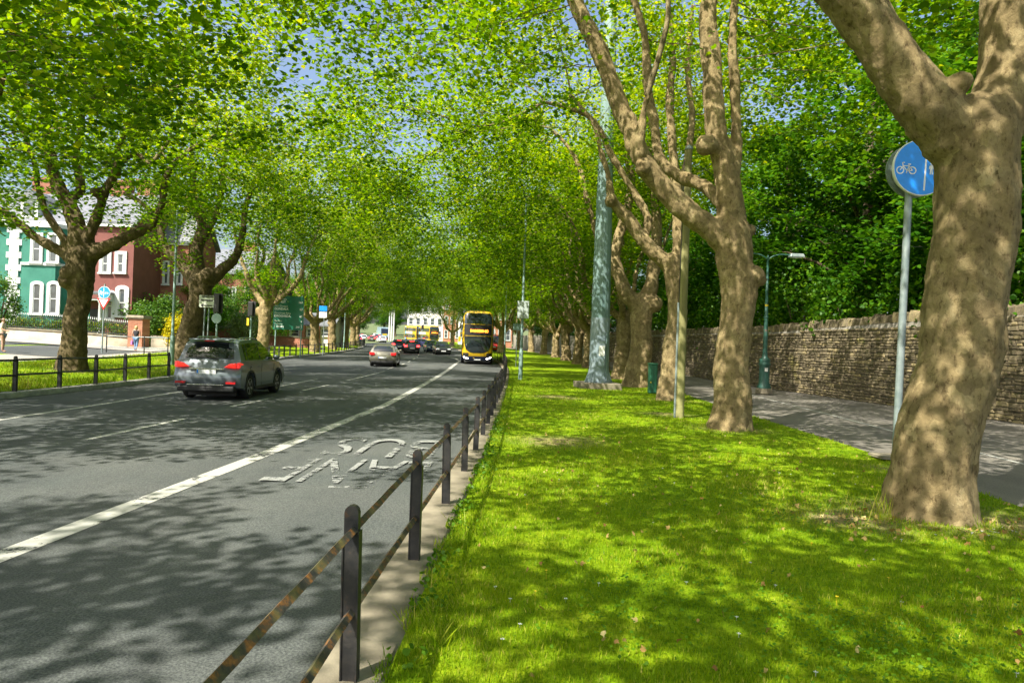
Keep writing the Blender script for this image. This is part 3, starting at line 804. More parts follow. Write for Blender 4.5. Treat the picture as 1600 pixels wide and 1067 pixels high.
def make_tree(limbs, burrs, att, seed, leafn, leafsize, shape, voxel=.05, D=.34, rough=.03, flare_k=.45, leafmat='plane_leaf', barkmat='plane_bark', name='plane_tree', tip=.0075, spread=.28, di=3.2, dk=.5, keepout=None):
    """limbs: list of (parent limb index or None, points, radii) in local coordinates (base at 0,0,0)"""
    rg = np.random.default_rng(seed)
    pos = []; par = []; rmin = []; last = []
    solid = MB()
    for (pl, pts, rad) in limbs:
        P, R = resample(pts, rad, D * .8)
        solid_pts = []; solid_r = []
        if pl is None: prev = -1
        else:
            c = np.array([pos[i] for i in last[pl]]); prev = last[pl][int(np.argmin(np.linalg.norm(c - P[0], axis=1)))]
        ids = []
        for p, r in zip(P, R):
            w = np.array([mnoise.noise((p[0] * .9 + seed, p[1] * .9, p[2] * .9)), mnoise.noise((p[0] * .9, p[1] * .9 + 9, p[2] * .9 + seed)), 0]) * min(.12, r * .5)
            pos.append(p + w); par.append(prev); rmin.append(r); prev = len(pos) - 1; ids.append(prev)
            solid_pts.append(p + w); solid_r.append(r)
        last.append(ids)
        k = max([i for i, r in enumerate(solid_r) if r >= voxel * 1.5], default=0)
        if k >= 1:
            st = [pos[par[ids[0]]]] if pl is not None and par[ids[0]] >= 0 else []
            solid.tube(st + solid_pts[:k + 1], ([solid_r[0]] if st else []) + solid_r[:k + 1], 10)
            solid.ball(solid_pts[k], solid_r[k] * .98, 6)
            if st: solid.ball(solid_pts[0], solid_r[0] * 1.02, 6)
    for c, r in burrs: solid.ball(c, r, 6)
    n_init = len(pos)
    if keepout is not None: att = att[~keepout(att, rg)]
    pos, par = colonize(pos, par, att, D, di, dk, 70, rg)
    N = len(pos); r = np.zeros(N); acc = np.zeros(N); ch = np.zeros(N, int)
    e = 2.35
    for i in range(N - 1, -1, -1):
        base = acc[i] ** (1 / e) if acc[i] > 0 else tip
        r[i] = max(base, rmin[i] if i < n_init else 0)
        if par[i] >= 0:
            acc[par[i]] += (r[i] if i >= n_init else 0) ** e; ch[par[i]] += 1
    for i in range(n_init, N):       # a shoot is never thicker than what carries it
        r[i] = min(r[i], r[par[i]] * .92)
    root = thing(name, 'tree', 'tree')
    # trunk and limbs: one welded skin
    tmp = solid.build('tmp', None)
    rm = tmp.modifiers.new('r', 'REMESH'); rm.mode = 'VOXEL'; rm.voxel_size = voxel
    sm = tmp.modifiers.new('s', 'SMOOTH'); sm.iterations = 4; sm.factor = .5
    dg = bpy.context.evaluated_depsgraph_get(); ev = tmp.evaluated_get(dg); me = bpy.data.meshes.new_from_object(ev); bpy.data.objects.remove(tmp)
    nv = len(me.vertices); c = np.empty(nv * 3, np.float32); me.vertices.foreach_get('co', c); c = c.reshape(-1, 3)
    nr = np.empty(nv * 3, np.float32); me.vertices.foreach_get('normal', nr); nr = nr.reshape(-1, 3)
    d = np.empty(nv)
    for i in range(nv):
        p = c[i]; q = (p[0] * 2.2 + seed, p[1] * 2.2, p[2] * 1.5)
        big = mnoise.noise(q); md = mnoise.noise((p[0] * 6, p[1] * 6 + seed, p[2] * 4.5)); fn = mnoise.noise((p[0] * 17, p[1] * 17, p[2] * 13 + seed)); wr_ = mnoise.noise((p[0] * 2.6 + seed, p[1] * 2.6, p[2] * 9)); wr_ = max(0, 1 - abs(wr_) * 9) * max(0, mnoise.noise((p[0] * 1.3, p[1] * 1.3 + seed, p[2] * 1.3)))
        flare = max(0, 1 - p[2] / .7) ** 2
        lob = math.sin(math.atan2(p[1], p[0]) * 5 + seed) * .5 + .5
        d[i] = big * rough * 1.3 + md * rough * .8 + fn * rough * .45 - wr_ * rough * 1.3 + flare_k * flare * (.06 + .13 * lob)
    c = c + nr * d[:, None]; me.vertices.foreach_set('co', c.astype(np.float32).ravel())
    me.polygons.foreach_set('use_smooth', np.ones(len(me.polygons), bool)); me.materials.clear(); me.update(); me.name = 'trunk'
    link('trunk', me, barkmat, root)
    # branches and twigs
    child = {}
    for i in range(n_init, N): child.setdefault(par[i], []).append(i)
    V = []; Fc = []; base = 0
    starts = [(p, c_) for p in child for c_ in child[p] if p < n_init]
    stack = list(starts)
    # thin ends of the hand-laid limbs
    for ids in last:
        k = [i for i in ids if rmin[i] < voxel * 1.6]
        if len(k) > 1: base = tube_np([pos[i] for i in k], [max(rmin[i], .012) for i in k], 6, V, Fc, base)
    while stack:
        p, c_ = stack.pop()
        chain = [p, c_]; cur = c_
        while cur in child:
            cs = sorted(child[cur], key=lambda i: -r[i])
            for o_ in cs[1:]: stack.append((cur, o_))
            cur = cs[0]; chain.append(cur)
        rr = [min(r[chain[0]], r[chain[1]] * 1.1)] + [r[i] for i in chain[1:]]
        nn = 7 if rr[1] > .06 else (5 if rr[1] > .022 else 3)
        base = tube_np([pos[i] for i in chain], rr, nn, V, Fc, base)
    if V:
        np_mesh('branch', np.concatenate(V), Fc, [4] * (len(Fc) // 4), 'limb_bark' if barkmat in ('plane_bark', 'shaded_bark') else barkmat, root, smooth=True)
    # foliage sits round the thin twigs
    tw = np.array([i for i in range(n_init, N) if r[i] < .026 and pos[i][2] > 1.6])
    wgt = np.where(ch[tw] == 0, 2.2, 1.0); wgt /= wgt.sum()
    pick = rg.choice(tw, leafn, p=wgt)
    C = pos[pick] + rg.normal(0, spread, (leafn, 3)) * np.array([1, 1, .62])
    if keepout is not None: C = C[~keepout(C, rg)]
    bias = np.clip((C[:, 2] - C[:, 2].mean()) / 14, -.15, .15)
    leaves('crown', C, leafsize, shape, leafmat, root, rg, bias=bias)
    return root
def crown_points(rg, n, blobs, clump=.8, cl=22):
    """attractors: clumps of points inside a union of ellipsoids (centre, semi-axes)"""
    vol = np.array([b[1][0] * b[1][1] * b[1][2] for b in blobs]); vol = vol / vol.sum(); out = []
    for _ in range(n // cl):
        c, s = blobs[rg.choice(len(blobs), p=vol)]
        while True:
            q = rg.uniform(-1, 1, 3)
            if .12 < q.dot(q) < 1: break
        out.append(np.array(c) + q * np.array(s) + rg.normal(0, clump * .6, (cl, 3)))
    return np.concatenate(out)
def px_limbs(base, Y, lst, k=1.0):
    """limbs drawn over the photo: (parent, [(px, py, width px, dy)]) at depth Y -> local points"""
    out = []
    for pl, l in lst:
        P = []; R = []
        for (x, y, w, *dd) in l:
            dy = dd[0] if dd else 0
            p = at(x, y, Y + dy); P.append(p - base); R.append(k * w / 2 * (Y + dy) / F)
        out.append((pl, P, R))
    return out
def bare_inside(cx, r, ztop, p):
    """the inside of a crown, round the trunk and the lower limbs, carries few leaves"""
    def fn(P, rg):
        inside = (np.hypot(P[:, 0] - cx, P[:, 1]) < r) & (P[:, 2] < ztop)
        return inside & (rg.uniform(size=len(P)) < p)
    return fn
def set_tree(t, x, y, rz=0, sc=1.0, label='', group=None):
    t.location = (x, y, float(gz(x, y)) - .06); t.rotation_euler = (0, 0, rz); t.scale = (sc, sc, sc)
    t['label'] = label; t['category'] = 'tree'
    if group: t['group'] = group
    return t
GR = 'plane trees along the right verge'; GL = 'plane trees along the left verge'
def place_hero(t, b, label, group):
    t.location = tuple(map(float, b)); t['label'] = label; t['category'] = 'tree'; t['group'] = group
rg0 = np.random.default_rng(21)

# ---- R1: big trunk at the right edge of the picture
b = np.array([TREE_R[0][0], TREE_R[0][1], -.08])
L = px_limbs(b, 7.15, [
    (None, [(1455, 850, 150), (1457, 800, 134), (1464, 720, 126), (1473, 640, 122), (1490, 560, 122), (1503, 480, 122), (1513, 400, 122), (1522, 320, 122), (1526, 260, 122), (1520, 205, 128)]),
    (0, [(1490, 215, 104), (1440, 155, 92), (1400, 100, 82), (1350, 40, 80), (1300, -30, 78), (1230, -110, 70), (1130, -200, 56, -.3), (1000, -300, 44, -.5), (860, -400, 32, -.6)]),
    (0, [(1540, 190, 104), (1560, 120, 84), (1566, 60, 80), (1570, -20, 78), (1580, -120, 64, .3), (1570, -260, 50, .5), (1540, -420, 36, .6)]),
    (2, [(1566, 60, 60), (1630, 0, 56), (1690, -100, 50, .3), (1720, -250, 40, .6), (1730, -400, 30, 1)])], 0.95)
burrs = [(at(1578, 280, 7.0) - b, .10), (at(1500, 130, 6.95) - b, .12), (at(1455, 180, 7.0) - b, .16)]
att = crown_points(rg0, 2300, [((-3.0, -.5, 9.5), (4.5, 4.5, 3.2)), ((2.0, 1, 10), (4, 5, 3.5)), ((-5.0, 1.5, 7.6), (3.4, 2.6, 1.6)), ((-5.5, -2.2, 9.2), (4.8, 4.8, 2.4))])
R1 = make_tree(L, burrs, att, 1, 22000, .155, LEAF_SIMPLE, voxel=.03, rough=.022, keepout=bare_inside(-1.6, 4.2, 8.6, .9))
place_hero(R1, b, 'thick tan plane tree at the right edge hiding half the blue cycle sign', GR)

# ---- R2
b = np.array([TREE_R[1][0], TREE_R[1][1], -.06])
L = px_limbs(b, 15.0, [
    (None, [(1139, 690, 84), (1139, 660, 74), (1142, 610, 66), (1148, 550, 60), (1151, 490, 60), (1152, 440, 64), (1148, 400, 68), (1143, 365, 66)]),
    (0, [(1128, 378, 46), (1095, 350, 44), (1060, 320, 42), (1025, 283, 38), (1000, 240, 36), (978, 190, 34), (960, 140, 33), (935, 80, 32), (908, 20, 31), (880, -50, 28), (840, -130, 22), (790, -210, 16)]),
    (0, [(1142, 350, 52), (1138, 300, 46), (1126, 235, 40), (1118, 170, 37), (1113, 110, 36), (1108, 50, 33), (1106, -20, 30), (1100, -110, 24), (1095, -220, 18)]),
    (2, [(1138, 290, 24), (1150, 250, 21), (1150, 190, 20), (1148, 130, 19), (1146, 40, 18), (1150, -60, 16), (1165, -180, 12)]),
    (2, [(1128, 320, 26, .2), (1100, 290, 25, .6), (1060, 275, 22, 1.0), (1030, 245, 19, 1.3), (1022, 190, 17, 1.4), (1014, 120, 16, 1.5), (1008, 60, 15, 1.5), (990, 0, 14, 1.5), (985, -80, 11, 1.5)]),
    (1, [(1000, 240, 20, -.2), (1005, 170, 12, -.4), (1030, 90, 10, -.6), (1045, 20, 9, -.7), (1035, -60, 8, -.8)])], 0.88)
burrs = [(at(1178, 432, 14.9) - b, .26), (at(1190, 438, 14.9) - b, .13), (at(1104, 228, 14.8) - b, .24), (at(1005, 262, 14.8) - b, .2), (at(1160, 370, 14.9) - b, .2), (at(1172, 360, 15.1) - b, .14)]
att = crown_points(rg0, 2300, [((-4.5, 0, 11.2), (6.0, 4.8, 3.4)), ((1.5, .5, 12), (4.2, 5, 3.4)), ((-8.2, 0, 8.8), (3.8, 3.8, 2.6)), ((3.0, 1, 8), (2.2, 3, 2))])
R2 = make_tree(L, burrs, att, 2, 31000, .135, LEAF_MID, voxel=.045, rough=.03, keepout=bare_inside(-1.4, 3.2, 10.5, .8))
place_hero(R2, b, 'forked plane tree with a knobbly burr on its right side, second from the right', GR)

# ---- R3
b = np.array([TREE_R[2][0], TREE_R[2][1], -.06])
L = px_limbs(b, 23.5, [
    (None, [(1046, 640, 50), (1047, 615, 43), (1051, 560, 37), (1056, 500, 34), (1058, 450, 32), (1050, 410, 36)]),
    (0, [(1046, 415, 28), (1025, 395, 26), (1000, 370, 24), (985, 345, 22), (965, 322, 18), (955, 312, 18), (952, 280, 10), (940, 240, 9), (925, 190, 8), (890, 150, 7)]),
    (0, [(1058, 430, 22), (1060, 370, 20), (1058, 310, 18), (1052, 250, 16), (1048, 180, 15), (1050, 100, 13), (1045, 20, 11), (1040, -60, 9)]),
    (1, [(1006, 376, 15, .3), (1010, 340, 15, .4), (990, 300, 12, .5), (960, 250, 11, .5), (930, 190, 10, .3), (890, 170, 9, .2), (850, 160, 7)]),
    (2, [(1058, 310, 13), (1074, 250, 12, .5), (1080, 180, 11, .8), (1075, 100, 10, 1), (1082, 10, 8, 1)])], 0.92)
att = crown_points(rg0, 2300, [((-5.0, 0, 11.2), (6.2, 4.6, 3.6)), ((1.0, .5, 12), (4.2, 5, 3.6)), ((-9.2, 0, 8.4), (3.8, 3.8, 2.6))])
R3 = make_tree(L, [(at(955, 314, 23.3) - b, .24)], att, 3, 29000, .14, LEAF_SIMPLE, voxel=.045, rough=.03, keepout=bare_inside(-1.6, 3.3, 12, .82))
place_hero(R3, b, 'leaning plane tree directly behind the wooden telegraph pole', GR)

# ---- R4
b = np.array([TREE_R[3][0], TREE_R[3][1], -.06])
L = px_limbs(b, 31.5, [
    (None, [(992, 612, 52), (994, 595, 44), (1000, 550, 38), (1004, 510, 38), (1003, 475, 42)]),
    (0, [(998, 480, 30), (978, 455, 26), (964, 425, 22), (962, 390, 20), (975, 350, 17), (985, 300, 15), (980, 230, 12), (970, 150, 9)]),
    (0, [(1010, 470, 30), (1018, 430, 24), (1024, 385, 20), (1026, 330, 17), (1020, 270, 14), (1015, 180, 11), (1010, 90, 8)]),
    (1, [(975, 450, 16), (950, 410, 14), (930, 360, 12), (915, 300, 10), (895, 240, 8), (860, 200, 6)])], 0.9)
att = crown_points(rg0, 2300, [((-5.0, 0, 11), (6.4, 4.6, 3.8)), ((1.0, .5, 12), (4.2, 5, 3.6)), ((-9.2, 0, 8.2), (3.8, 3.8, 2.6))])
R4 = make_tree(L, [(at(1022, 475, 31.3) - b, .42)], att, 4, 32000, .15, LEAF_SIMPLE, voxel=.06, rough=.04)
place_hero(R4, b, 'wide plane tree trunk with two rising limbs beside the small green cabinet', GR)

# ---- L1
b = np.array([TREE_L[0][0], TREE_L[0][1], float(gz(*TREE_L[0])) - .06])
L = px_limbs(b, 25.0, [
    (None, [(110, 590, 58), (112, 565, 50), (117, 520, 42), (121, 470, 40), (127, 430, 46), (128, 400, 52)]),
    (0, [(112, 405, 24), (85, 388, 20), (55, 370, 17), (30, 350, 15), (8, 332, 14), (-30, 310, 12), (-80, 270, 9)]),
    (0, [(115, 395, 22), (92, 365, 15), (74, 335, 13), (62, 300, 12), (55, 260, 10), (35, 200, 8), (15, 140, 6)]),
    (0, [(126, 390, 36), (118, 350, 30), (104, 318, 27), (88, 290, 24), (80, 250, 20), (72, 200, 17), (68, 140, 13), (75, 80, 9), (90, 10, 6)]),
    (0, [(136, 385, 26), (152, 345, 19), (165, 300, 17), (182, 262, 16), (190, 225, 13), (205, 195, 11), (240, 160, 8), (290, 130, 6)]),
    (0, [(142, 398, 30), (170, 385, 26), (200, 370, 22), (238, 350, 18), (255, 315, 14), (262, 270, 12), (290, 240, 9), (340, 210, 6)]),
    (3, [(104, 318, 20), (125, 290, 16, .5), (118, 250, 14, .8), (128, 200, 12, 1), (132, 130, 9, 1)]),
    (4, [(182, 262, 12, -.3), (210, 240, 11, -.6), (235, 255, 9, -.8), (268, 215, 7, -1)])], .84)
burrs = [(at(103, 440, 24.7) - b, .27), (at(108, 428, 24.7) - b, .3), (at(150, 300, 24.8) - b, .22)]
att = crown_points(rg0, 2500, [((3.6, 0, 10.0), (6.4, 4.8, 4.0)), ((-2.0, .5, 10.2), (4.6, 5, 4.4)), ((8.0, 0, 8.0), (4.0, 3.8, 2.6)), ((-2.5, -2, 6.3), (3, 2.5, 1.4)), ((-4.5, -1, 7.0), (3.4, 2.6, 1.7)), ((-1.5, -2.5, 7.4), (4.0, 2, 1.5)), ((3.5, -1.5, 7.2), (3.5, 2.5, 1.4))])
L1 = make_tree(L, burrs, att, 5, 37000, .15, LEAF_SIMPLE, voxel=.06, rough=.04, barkmat='shaded_bark', keepout=bare_inside(.2, 3.2, 7.6, .3))
place_hero(L1, b, 'spreading plane tree on the left verge in front of the green house', GL)

# ---- L2
b = np.array([TREE_L[1][0], TREE_L[1][1], float(gz(*TREE_L[1])) - .06])
L = px_limbs(b, 34.0, [
    (None, [(283, 580, 54), (288, 552, 46), (300, 510, 40), (311, 470, 38), (312, 440, 42)]),
    (0, [(302, 440, 24), (278, 405, 19), (258, 385, 15), (246, 350, 12), (225, 320, 9), (190, 300, 6)]),
    (0, [(308, 425, 28), (306, 390, 22), (312, 350, 18), (302, 300, 14), (300, 230, 10), (310, 160, 7)]),
    (0, [(325, 440, 28), (350, 420, 22), (368, 400, 18), (378, 368, 13), (385, 320, 10), (405, 270, 7)]),
    (2, [(308, 380, 15), (335, 345, 12), (345, 300, 10), (350, 240, 8), (360, 180, 6)])], .84)
att = crown_points(rg0, 2300, [((3.6, 0, 10.0), (6.4, 4.8, 4.0)), ((-2.0, .5, 10.2), (4.6, 5, 4.4)), ((8.0, 0, 8.0), (4.0, 3.8, 2.6)), ((1, -2, 6.2), (4, 2.5, 1.3))])
L2 = make_tree(L, [(at(325, 430, 33.7) - b, .4)], att, 6, 34000, .15, LEAF_SIMPLE, voxel=.055, rough=.04, barkmat='shaded_bark', keepout=bare_inside(.2, 3.2, 7.6, .6))
place_hero(L2, b, 'leaning plane tree on the left verge beside the white arrow sign', GL)

# ---- generic plane trees, road side towards -x
def generic(seed, h0, dia, nl, toward=-1, leafn=35000, leafsize=.152, low=0, natt=2300, spread=.28):
    rg = np.random.default_rng(seed)
    lean = rg.uniform(-.25, .25, 2)
    tr = (None, [(0, 0, -.2), (lean[0] * .3, lean[1] * .3, h0 * .45), (lean[0], lean[1], h0)], [dia * .54, dia * .41, dia * .45])
    L = [tr]
    for i in range(nl):
        a = 2 * math.pi * (i + rg.uniform(-.3, .3)) / nl + (math.pi if toward < 0 else 0)
        o = np.array([math.cos(a), math.sin(a)])
        run = rg.uniform(2.0, 3.4) * (1.35 if o[0] * toward > .4 else .9); ht = rg.uniform(4.5, 6.5)
        P = []; R = []
        for t in (0, .2, .42, .65, .85, 1):
            k = t ** .65
            q = np.array([lean[0], lean[1], h0 - .15]) + np.array([o[0] * run * k, o[1] * run * k, ht * t ** 1.15]) + np.append(rg.normal(0, .16, 2), 0) * (t > 0)
            P.append(q); R.append(dia * .22 * (1 - .72 * t))
        L.append((0, P, R))
    att = crown_points(rg, natt, [((toward * 3.8, 0, 10.0), (6.4, 4.8, 4.0)), ((-toward * 1.2, .3, 10.6), (4.6, 5, 4.2)), ((toward * 8.6, 0, 7.9), (3.8, 3.8, 2.6))] + ([((toward * 1.5, 0, 6.0 - low), (5, 3.5, 1.3 + low * .5))] if low else []))
    return make_tree(L, [(np.array([.3 * dia, -.3 * dia, h0 - .4]), dia * .33)], att, seed, leafn, leafsize, LEAF_SIMPLE, voxel=.06, rough=.045, spread=spread)
GA = generic(31, 3.0, .86, 7, low=.4)
GB = generic(32, 3.3, .95, 6, low=.5)
GC = generic(33, 2.7, .9, 8, low=.8)
GD = generic(34, 3.2, .9, 5, leafn=14500, leafsize=.17, natt=1800, spread=.27)
protos = [GA, GB, GC, GD]; used = [False] * 4
def put(k, x, y, rz, sc, label, group):
    if used[k]: t = copy_tree(protos[k])
    else: t = protos[k]; used[k] = True
    return set_tree(t, x, y, rz, sc, label, group)
lab_r = ['fifth plane tree of the right row, just right of the tall mast', 'sixth plane tree of the right row, hidden partly by the tall mast', 'seventh plane tree along the right verge, left of the tall mast',
         'eighth plane tree along the right verge, second trunk left of the mast', 'ninth plane tree along the right verge', 'tenth plane tree along the right verge', 'eleventh plane tree along the right verge',
         'twelfth plane tree of the right row near the bend', 'thirteenth plane tree of the right row near the bend', 'farthest plane tree of the right row at the bend']
for i, ((x, y), lb) in enumerate(zip(TREE_R[4:], lab_r)):
    put(i % 3, x, y, [.2, -.35, .5, -.1, .3, -.5][i % 6], [1.12, 1.1, 1.15, 1.08][i % 4], lb, GR)
lab_l = ['plane tree on the left verge beside the large green direction sign', 'plane tree on the left verge behind the blue and white sign', 'fifth plane tree of the left row, doubled with its neighbour', 'sixth plane tree of the left row', 'seventh plane tree of the left row behind the silver car', 'eighth plane tree of the left row', 'farthest plane tree of the left row by the traffic queue']
for i, ((x, y), lb) in enumerate(zip(TREE_L[2:], lab_l)):
    put((i + 1) % 3, x, y, math.pi + [.3, -.2, .5, -.4, .1, .6, -.3][i], [1.16, 1.12, 1.15, 1.1][i % 4], lb, GL)
for i, ((x, y), lb) in enumerate(zip(TREE_R2, ('plane tree behind the front bus at the right kerb', 'plane tree at the bend between the front bus and the white shop', 'plane tree past the bend in front of the brick terrace'))):
    put(i, x, y, [.1, .5, .2][i], 1.05, lb, 'plane trees at the bend')
# neighbours beside and behind the camera, whose branches and shade reach into the picture
put(2, -15.8, 15.5, math.pi - .3, 1.0, 'plane tree beyond the left edge whose branches reach into the top left corner', GL)
put(3, -15.8, 6.5, math.pi + .4, 1.0, 'plane tree off the left edge shading the near road', GL)
put(3, -15.8, -3.0, math.pi - .1, 1.0, 'plane tree behind the camera on the left verge shading the near road', GL)
put(3, -15.8, -12.5, math.pi + .6, 1.0, 'second plane tree behind the camera on the left verge', GL)
put(3, 4.3, -1.2, .15, 1.05, 'plane tree behind the camera on the right verge', GR)

# ---- woodland behind the stone wall
def wood_tree(seed, h, rad, leafn):
    rg = np.random.default_rng(seed)
    L = [(None, [(0, 0, -.3), (.1, .1, h * .3), (rg.uniform(-.4, .4), rg.uniform(-.4, .4), h * .62), (rg.uniform(-.5, .5), 0, h * .88)], [.34, .27, .16, .06])]
    for i in range(7):
        a = rg.uniform(0, 6.28); z0 = h * rg.uniform(.2, .62); o = np.array([math.cos(a), math.sin(a)]); r_ = rad * .6
        L.append((0, [(0.05, .05, z0), (o[0] * r_ * .5, o[1] * r_ * .5, z0 + 1.0), (o[0] * r_, o[1] * r_, z0 + 1.5)], [.11, .07, .03]))
    att = crown_points(rg, 1700, [((0, 0, h * .62), (rad, rad, h * .38)), ((0, 0, h * .36), (rad * .95, rad * .95, h * .16))], clump=.55, cl=22)
    return make_tree(L, [], att, seed, leafn, .21, LEAF_SIMPLE, voxel=.07, rough=.03, flare_k=.45, leafmat='wood_leaf', barkmat='dark_bark', name='woodland_tree', D=.45, di=3.5, dk=.6, spread=.32)
WA = wood_tree(41, 13, 4.6, 20000); WB = wood_tree(42, 15, 5.0, 21000)
wu = [False, False]
def put_w(k, x, y, rz, sc, label):
    P = [WA, WB][k]
    t = copy_tree(P) if wu[k] else P
    wu[k] = True
    t.location = (x, y, .1); t.rotation_euler = (0, 0, rz); t.scale = (sc,) * 3
    tag(t, label, 'tree', 'trees of the wood behind the stone wall')
wood = [(20, 13), (18.6, 20.5), (18.2, 27.5), (17.6, 34.5), (16.8, 42), (16.0, 50), (15.5, 59), (14, 69), (12.5, 80), (10, 93), (7, 108),
        (27, 18), (26, 28), (25.5, 38), (24, 49), (22.5, 60), (20, 75), (34, 24), (33, 37), (31, 52)]
words = ['nearest leafy tree behind the wall at the right edge', 'leafy tree behind the wall, right of the blue cycle sign', 'leafy tree behind the wall, left of the blue cycle sign', 'leafy tree behind the wall above the green lamp post', 'leafy tree behind the wall, left of the green lamp post',
         'sixth leafy tree behind the wall', 'seventh leafy tree behind the wall', 'eighth leafy tree behind the wall', 'ninth leafy tree behind the wall', 'tenth leafy tree behind the wall', 'farthest leafy tree behind the wall'] + \
        ['tree deep in the wood, second rank behind the stone wall'] * 6 + ['tree deep in the wood, third rank behind the stone wall'] * 3
for i, ((x, y), lb) in enumerate(zip(wood, words)):
    put_w(i % 2, x, y, i * 1.7, [1, 1.08, .95, 1.1][i % 4] * (1.3 if i > 10 else 1.2), lb)
# trees on the rise beyond the bend and behind the houses
far = [(-46, 205, 1.0), (-38, 222, 1.1), (-54, 215, 1.2), (-62, 235, 1.2), (-45, 240, 1.3), (-70, 215, 1.1), (-30, 238, 1.2), (-58, 190, 1.0), (-50, 165, .95), (-44, 146, 1.0), (-15, 225, 1.2), (0, 205, 1.2), (8, 180, 1.2), (-2, 170, 1.1), (14, 150, 1.1), (16, 128, 1.1)]
for i, (x, y, s) in enumerate(far):
    P = [WA, WB][i % 2]; t = copy_tree(P); t.location = (x, y, float(road_z(y))); t.rotation_euler = (0, 0, i * 2.1); t.scale = (s,) * 3
    t['label'] = 'dark green tree on the rise far beyond the bend in the road'; t['group'] = 'trees beyond the bend'
# ================================================================== railings
def fence(label, xf, zf, y0, y1, step, H, rails, psize, rsize, pmat, rmat, seed):
    rg = random.Random(seed)
    ys_ = [y0 + i * step for i in range(int((y1 - y0) / step) + 1)]
    t = thing('railing_fence', label, 'fence', (float(xf(ys_[0])), ys_[0], float(zf(ys_[0]))))
    ox, oy, oz = t.location
    # post: channel bar with rounded head and a side flange
    w = psize
    arc_ = [(w / 2 * math.cos(a), H - w / 2 + w / 2 * math.sin(a)) for a in np.linspace(0, math.pi, 7)]
    pm = MB().prism([(-w / 2, -.15), (w / 2, -.15)] + arc_, (0, w * .28, 0), (1, 0, 0), (0, 0, 1), (0, -1, 0), w * .56)
    pm.box((w * .56, -.004, (H - .06) / 2 - .04), (w * .13, w * .82, H - .1))
    pm.box((-w * .55, -.002, (H - .08) / 2 - .05), (w * .10, w * .72, H - .12))
    me = pm.mesh('post'); me.materials.append(MATS[pmat])
    # small boss where the rails are leaded into the post
    unit = MB().tube([(0, step * k_, rsize * .07 * math.sin(k_ * 17)) for k_ in np.linspace(0, 1, 9)], [rsize * (1 + .04 * math.sin(k_ * 29)) for k_ in np.linspace(0, 1, 9)], 4, smooth=False, up=(0, 0, 1)).mesh('rail'); unit.materials.append(MATS[rmat])
    P = []
    for i, y in enumerate(ys_):
        x = float(xf(y)); z = float(zf(y)) + rg.uniform(-.012, .012)
        o = bpy.data.objects.new('post', me); COL.objects.link(o); o.parent = t
        o.location = (x - ox, y - oy, z - oz); o.rotation_euler = (rg.gauss(0, .012), rg.gauss(0, .012), rg.gauss(0, .05)); P.append((x, y, z))
    for i in range(len(P) - 1):
        a, b = np.array(P[i]), np.array(P[i + 1])
        for h in rails:
            A = a + (0, .0, h + rg.gauss(0, .006)); B = b + (0, 0, h + rg.gauss(0, .006)); d = B - A; Ln = np.linalg.norm(d)
            o = bpy.data.objects.new('rail', unit); COL.objects.link(o); o.parent = t
            o.location = A - np.array((ox, oy, oz)); o.rotation_euler = (math.asin(d[2] / Ln), 0, -math.atan2(d[0], d[1])); o.scale = (1, Ln / step, 1)
    return t
verge_z = lambda y: road_z(y) + .14
fence('rusty black iron railing between the road and the right verge', fence_x, verge_z, 1.41, 128, 1.84, .83, (.715, .325), .068, .023, 'post_iron', 'fence_iron', 1)
fence('black two-rail iron railing along the left kerb', lambda y: kerb_l(y) - .2, lambda y: road_z(y) + .14, 8.9, 27.5, 1.83, .95, (.84, .44), .085, .028, 'black_iron', 'black_iron', 2)
fence('black iron railing along the left verge beyond the junction', lambda y: kerb_l(y) - .2, lambda y: road_z(y) + .14, 46, 128, 1.83, .95, (.84, .44), .085, .028, 'black_iron', 'black_iron', 3)

# ================================================================== tall mast
p = ground(937, 606, 0)
t = thing('tall_mast', 'tall tapering pale blue-green steel mast standing on a concrete slab in the grass', 'mast', (p[0], p[1] + .5, 0))
MB().box((-.05, 0, .06), (1.75, 1.7, .3), .1).build('concrete_slab', 'concrete', t, .03)
fl = MB(); 
prof = [(.60, .21), (.60, .25)]
fl.lathe(prof, 24); fl.build('base_flange', 'mast_lower', t)
MB().lathe([(.55, .25), (.45, .62), (.425, .8), (.405, 2.95)], 16, smooth=False).build('lower_shaft', 'mast_lower', t)
MB().lathe([(.395, 2.95), (.395, 2.96), (.375, 5), (.33, 9), (.28, 14), (.2, 22)], 16, smooth=False).build('upper_shaft', 'mast_upper', t)
for k in range(10):
    a = k * math.pi / 5 + .2
    g = MB(); g.prism([(.40, .27), (.585, .27), (.44, .7), (.41, .7)], (-.01 * math.sin(a), .01 * math.cos(a), 0), (math.cos(a), math.sin(a), 0), (0, 0, 1), (-math.sin(a), math.cos(a), 0), .02)
    g.build('gusset', 'mast_lower', t)
    MB().lathe([(.02, 0), (.02, .05)], 6, (.56 * math.cos(a + .31), .56 * math.sin(a + .31), .25)).build('bolt', 'galvanised', t)
def rrect(w, h, r, n=5):
    P = []
    for cx, cy_, a0 in ((w / 2 - r, h / 2 - r, 0), (-w / 2 + r, h / 2 - r, 90), (-w / 2 + r, -h / 2 + r, 180), (w / 2 - r, -h / 2 + r, 270)):
        for i in range(n): a = RAD(a0 + 90 * i / (n - 1)); P.append((cx + r * math.cos(a), cy_ + r * math.sin(a)))
    return P
d = MB().prism(rrect(.30, 1.12, .13), (.04, -.36, 1.42), (1, 0, 0), (0, 0, 1), (0, -1, 0), .10).build('door', 'mast_lower', t, .012)
MB().prism(rrect(.24, .42, .03), (.04, -.461, 1.55), (1, 0, 0), (0, 0, 1), (0, -1, 0), .006).build('notice_plate', 'sticker_white', d)
MB().tube([(.27, -.33, .6), (.26, -.32, 2.3)], .03, 8).build('cable_cover', 'mast_upper', t)

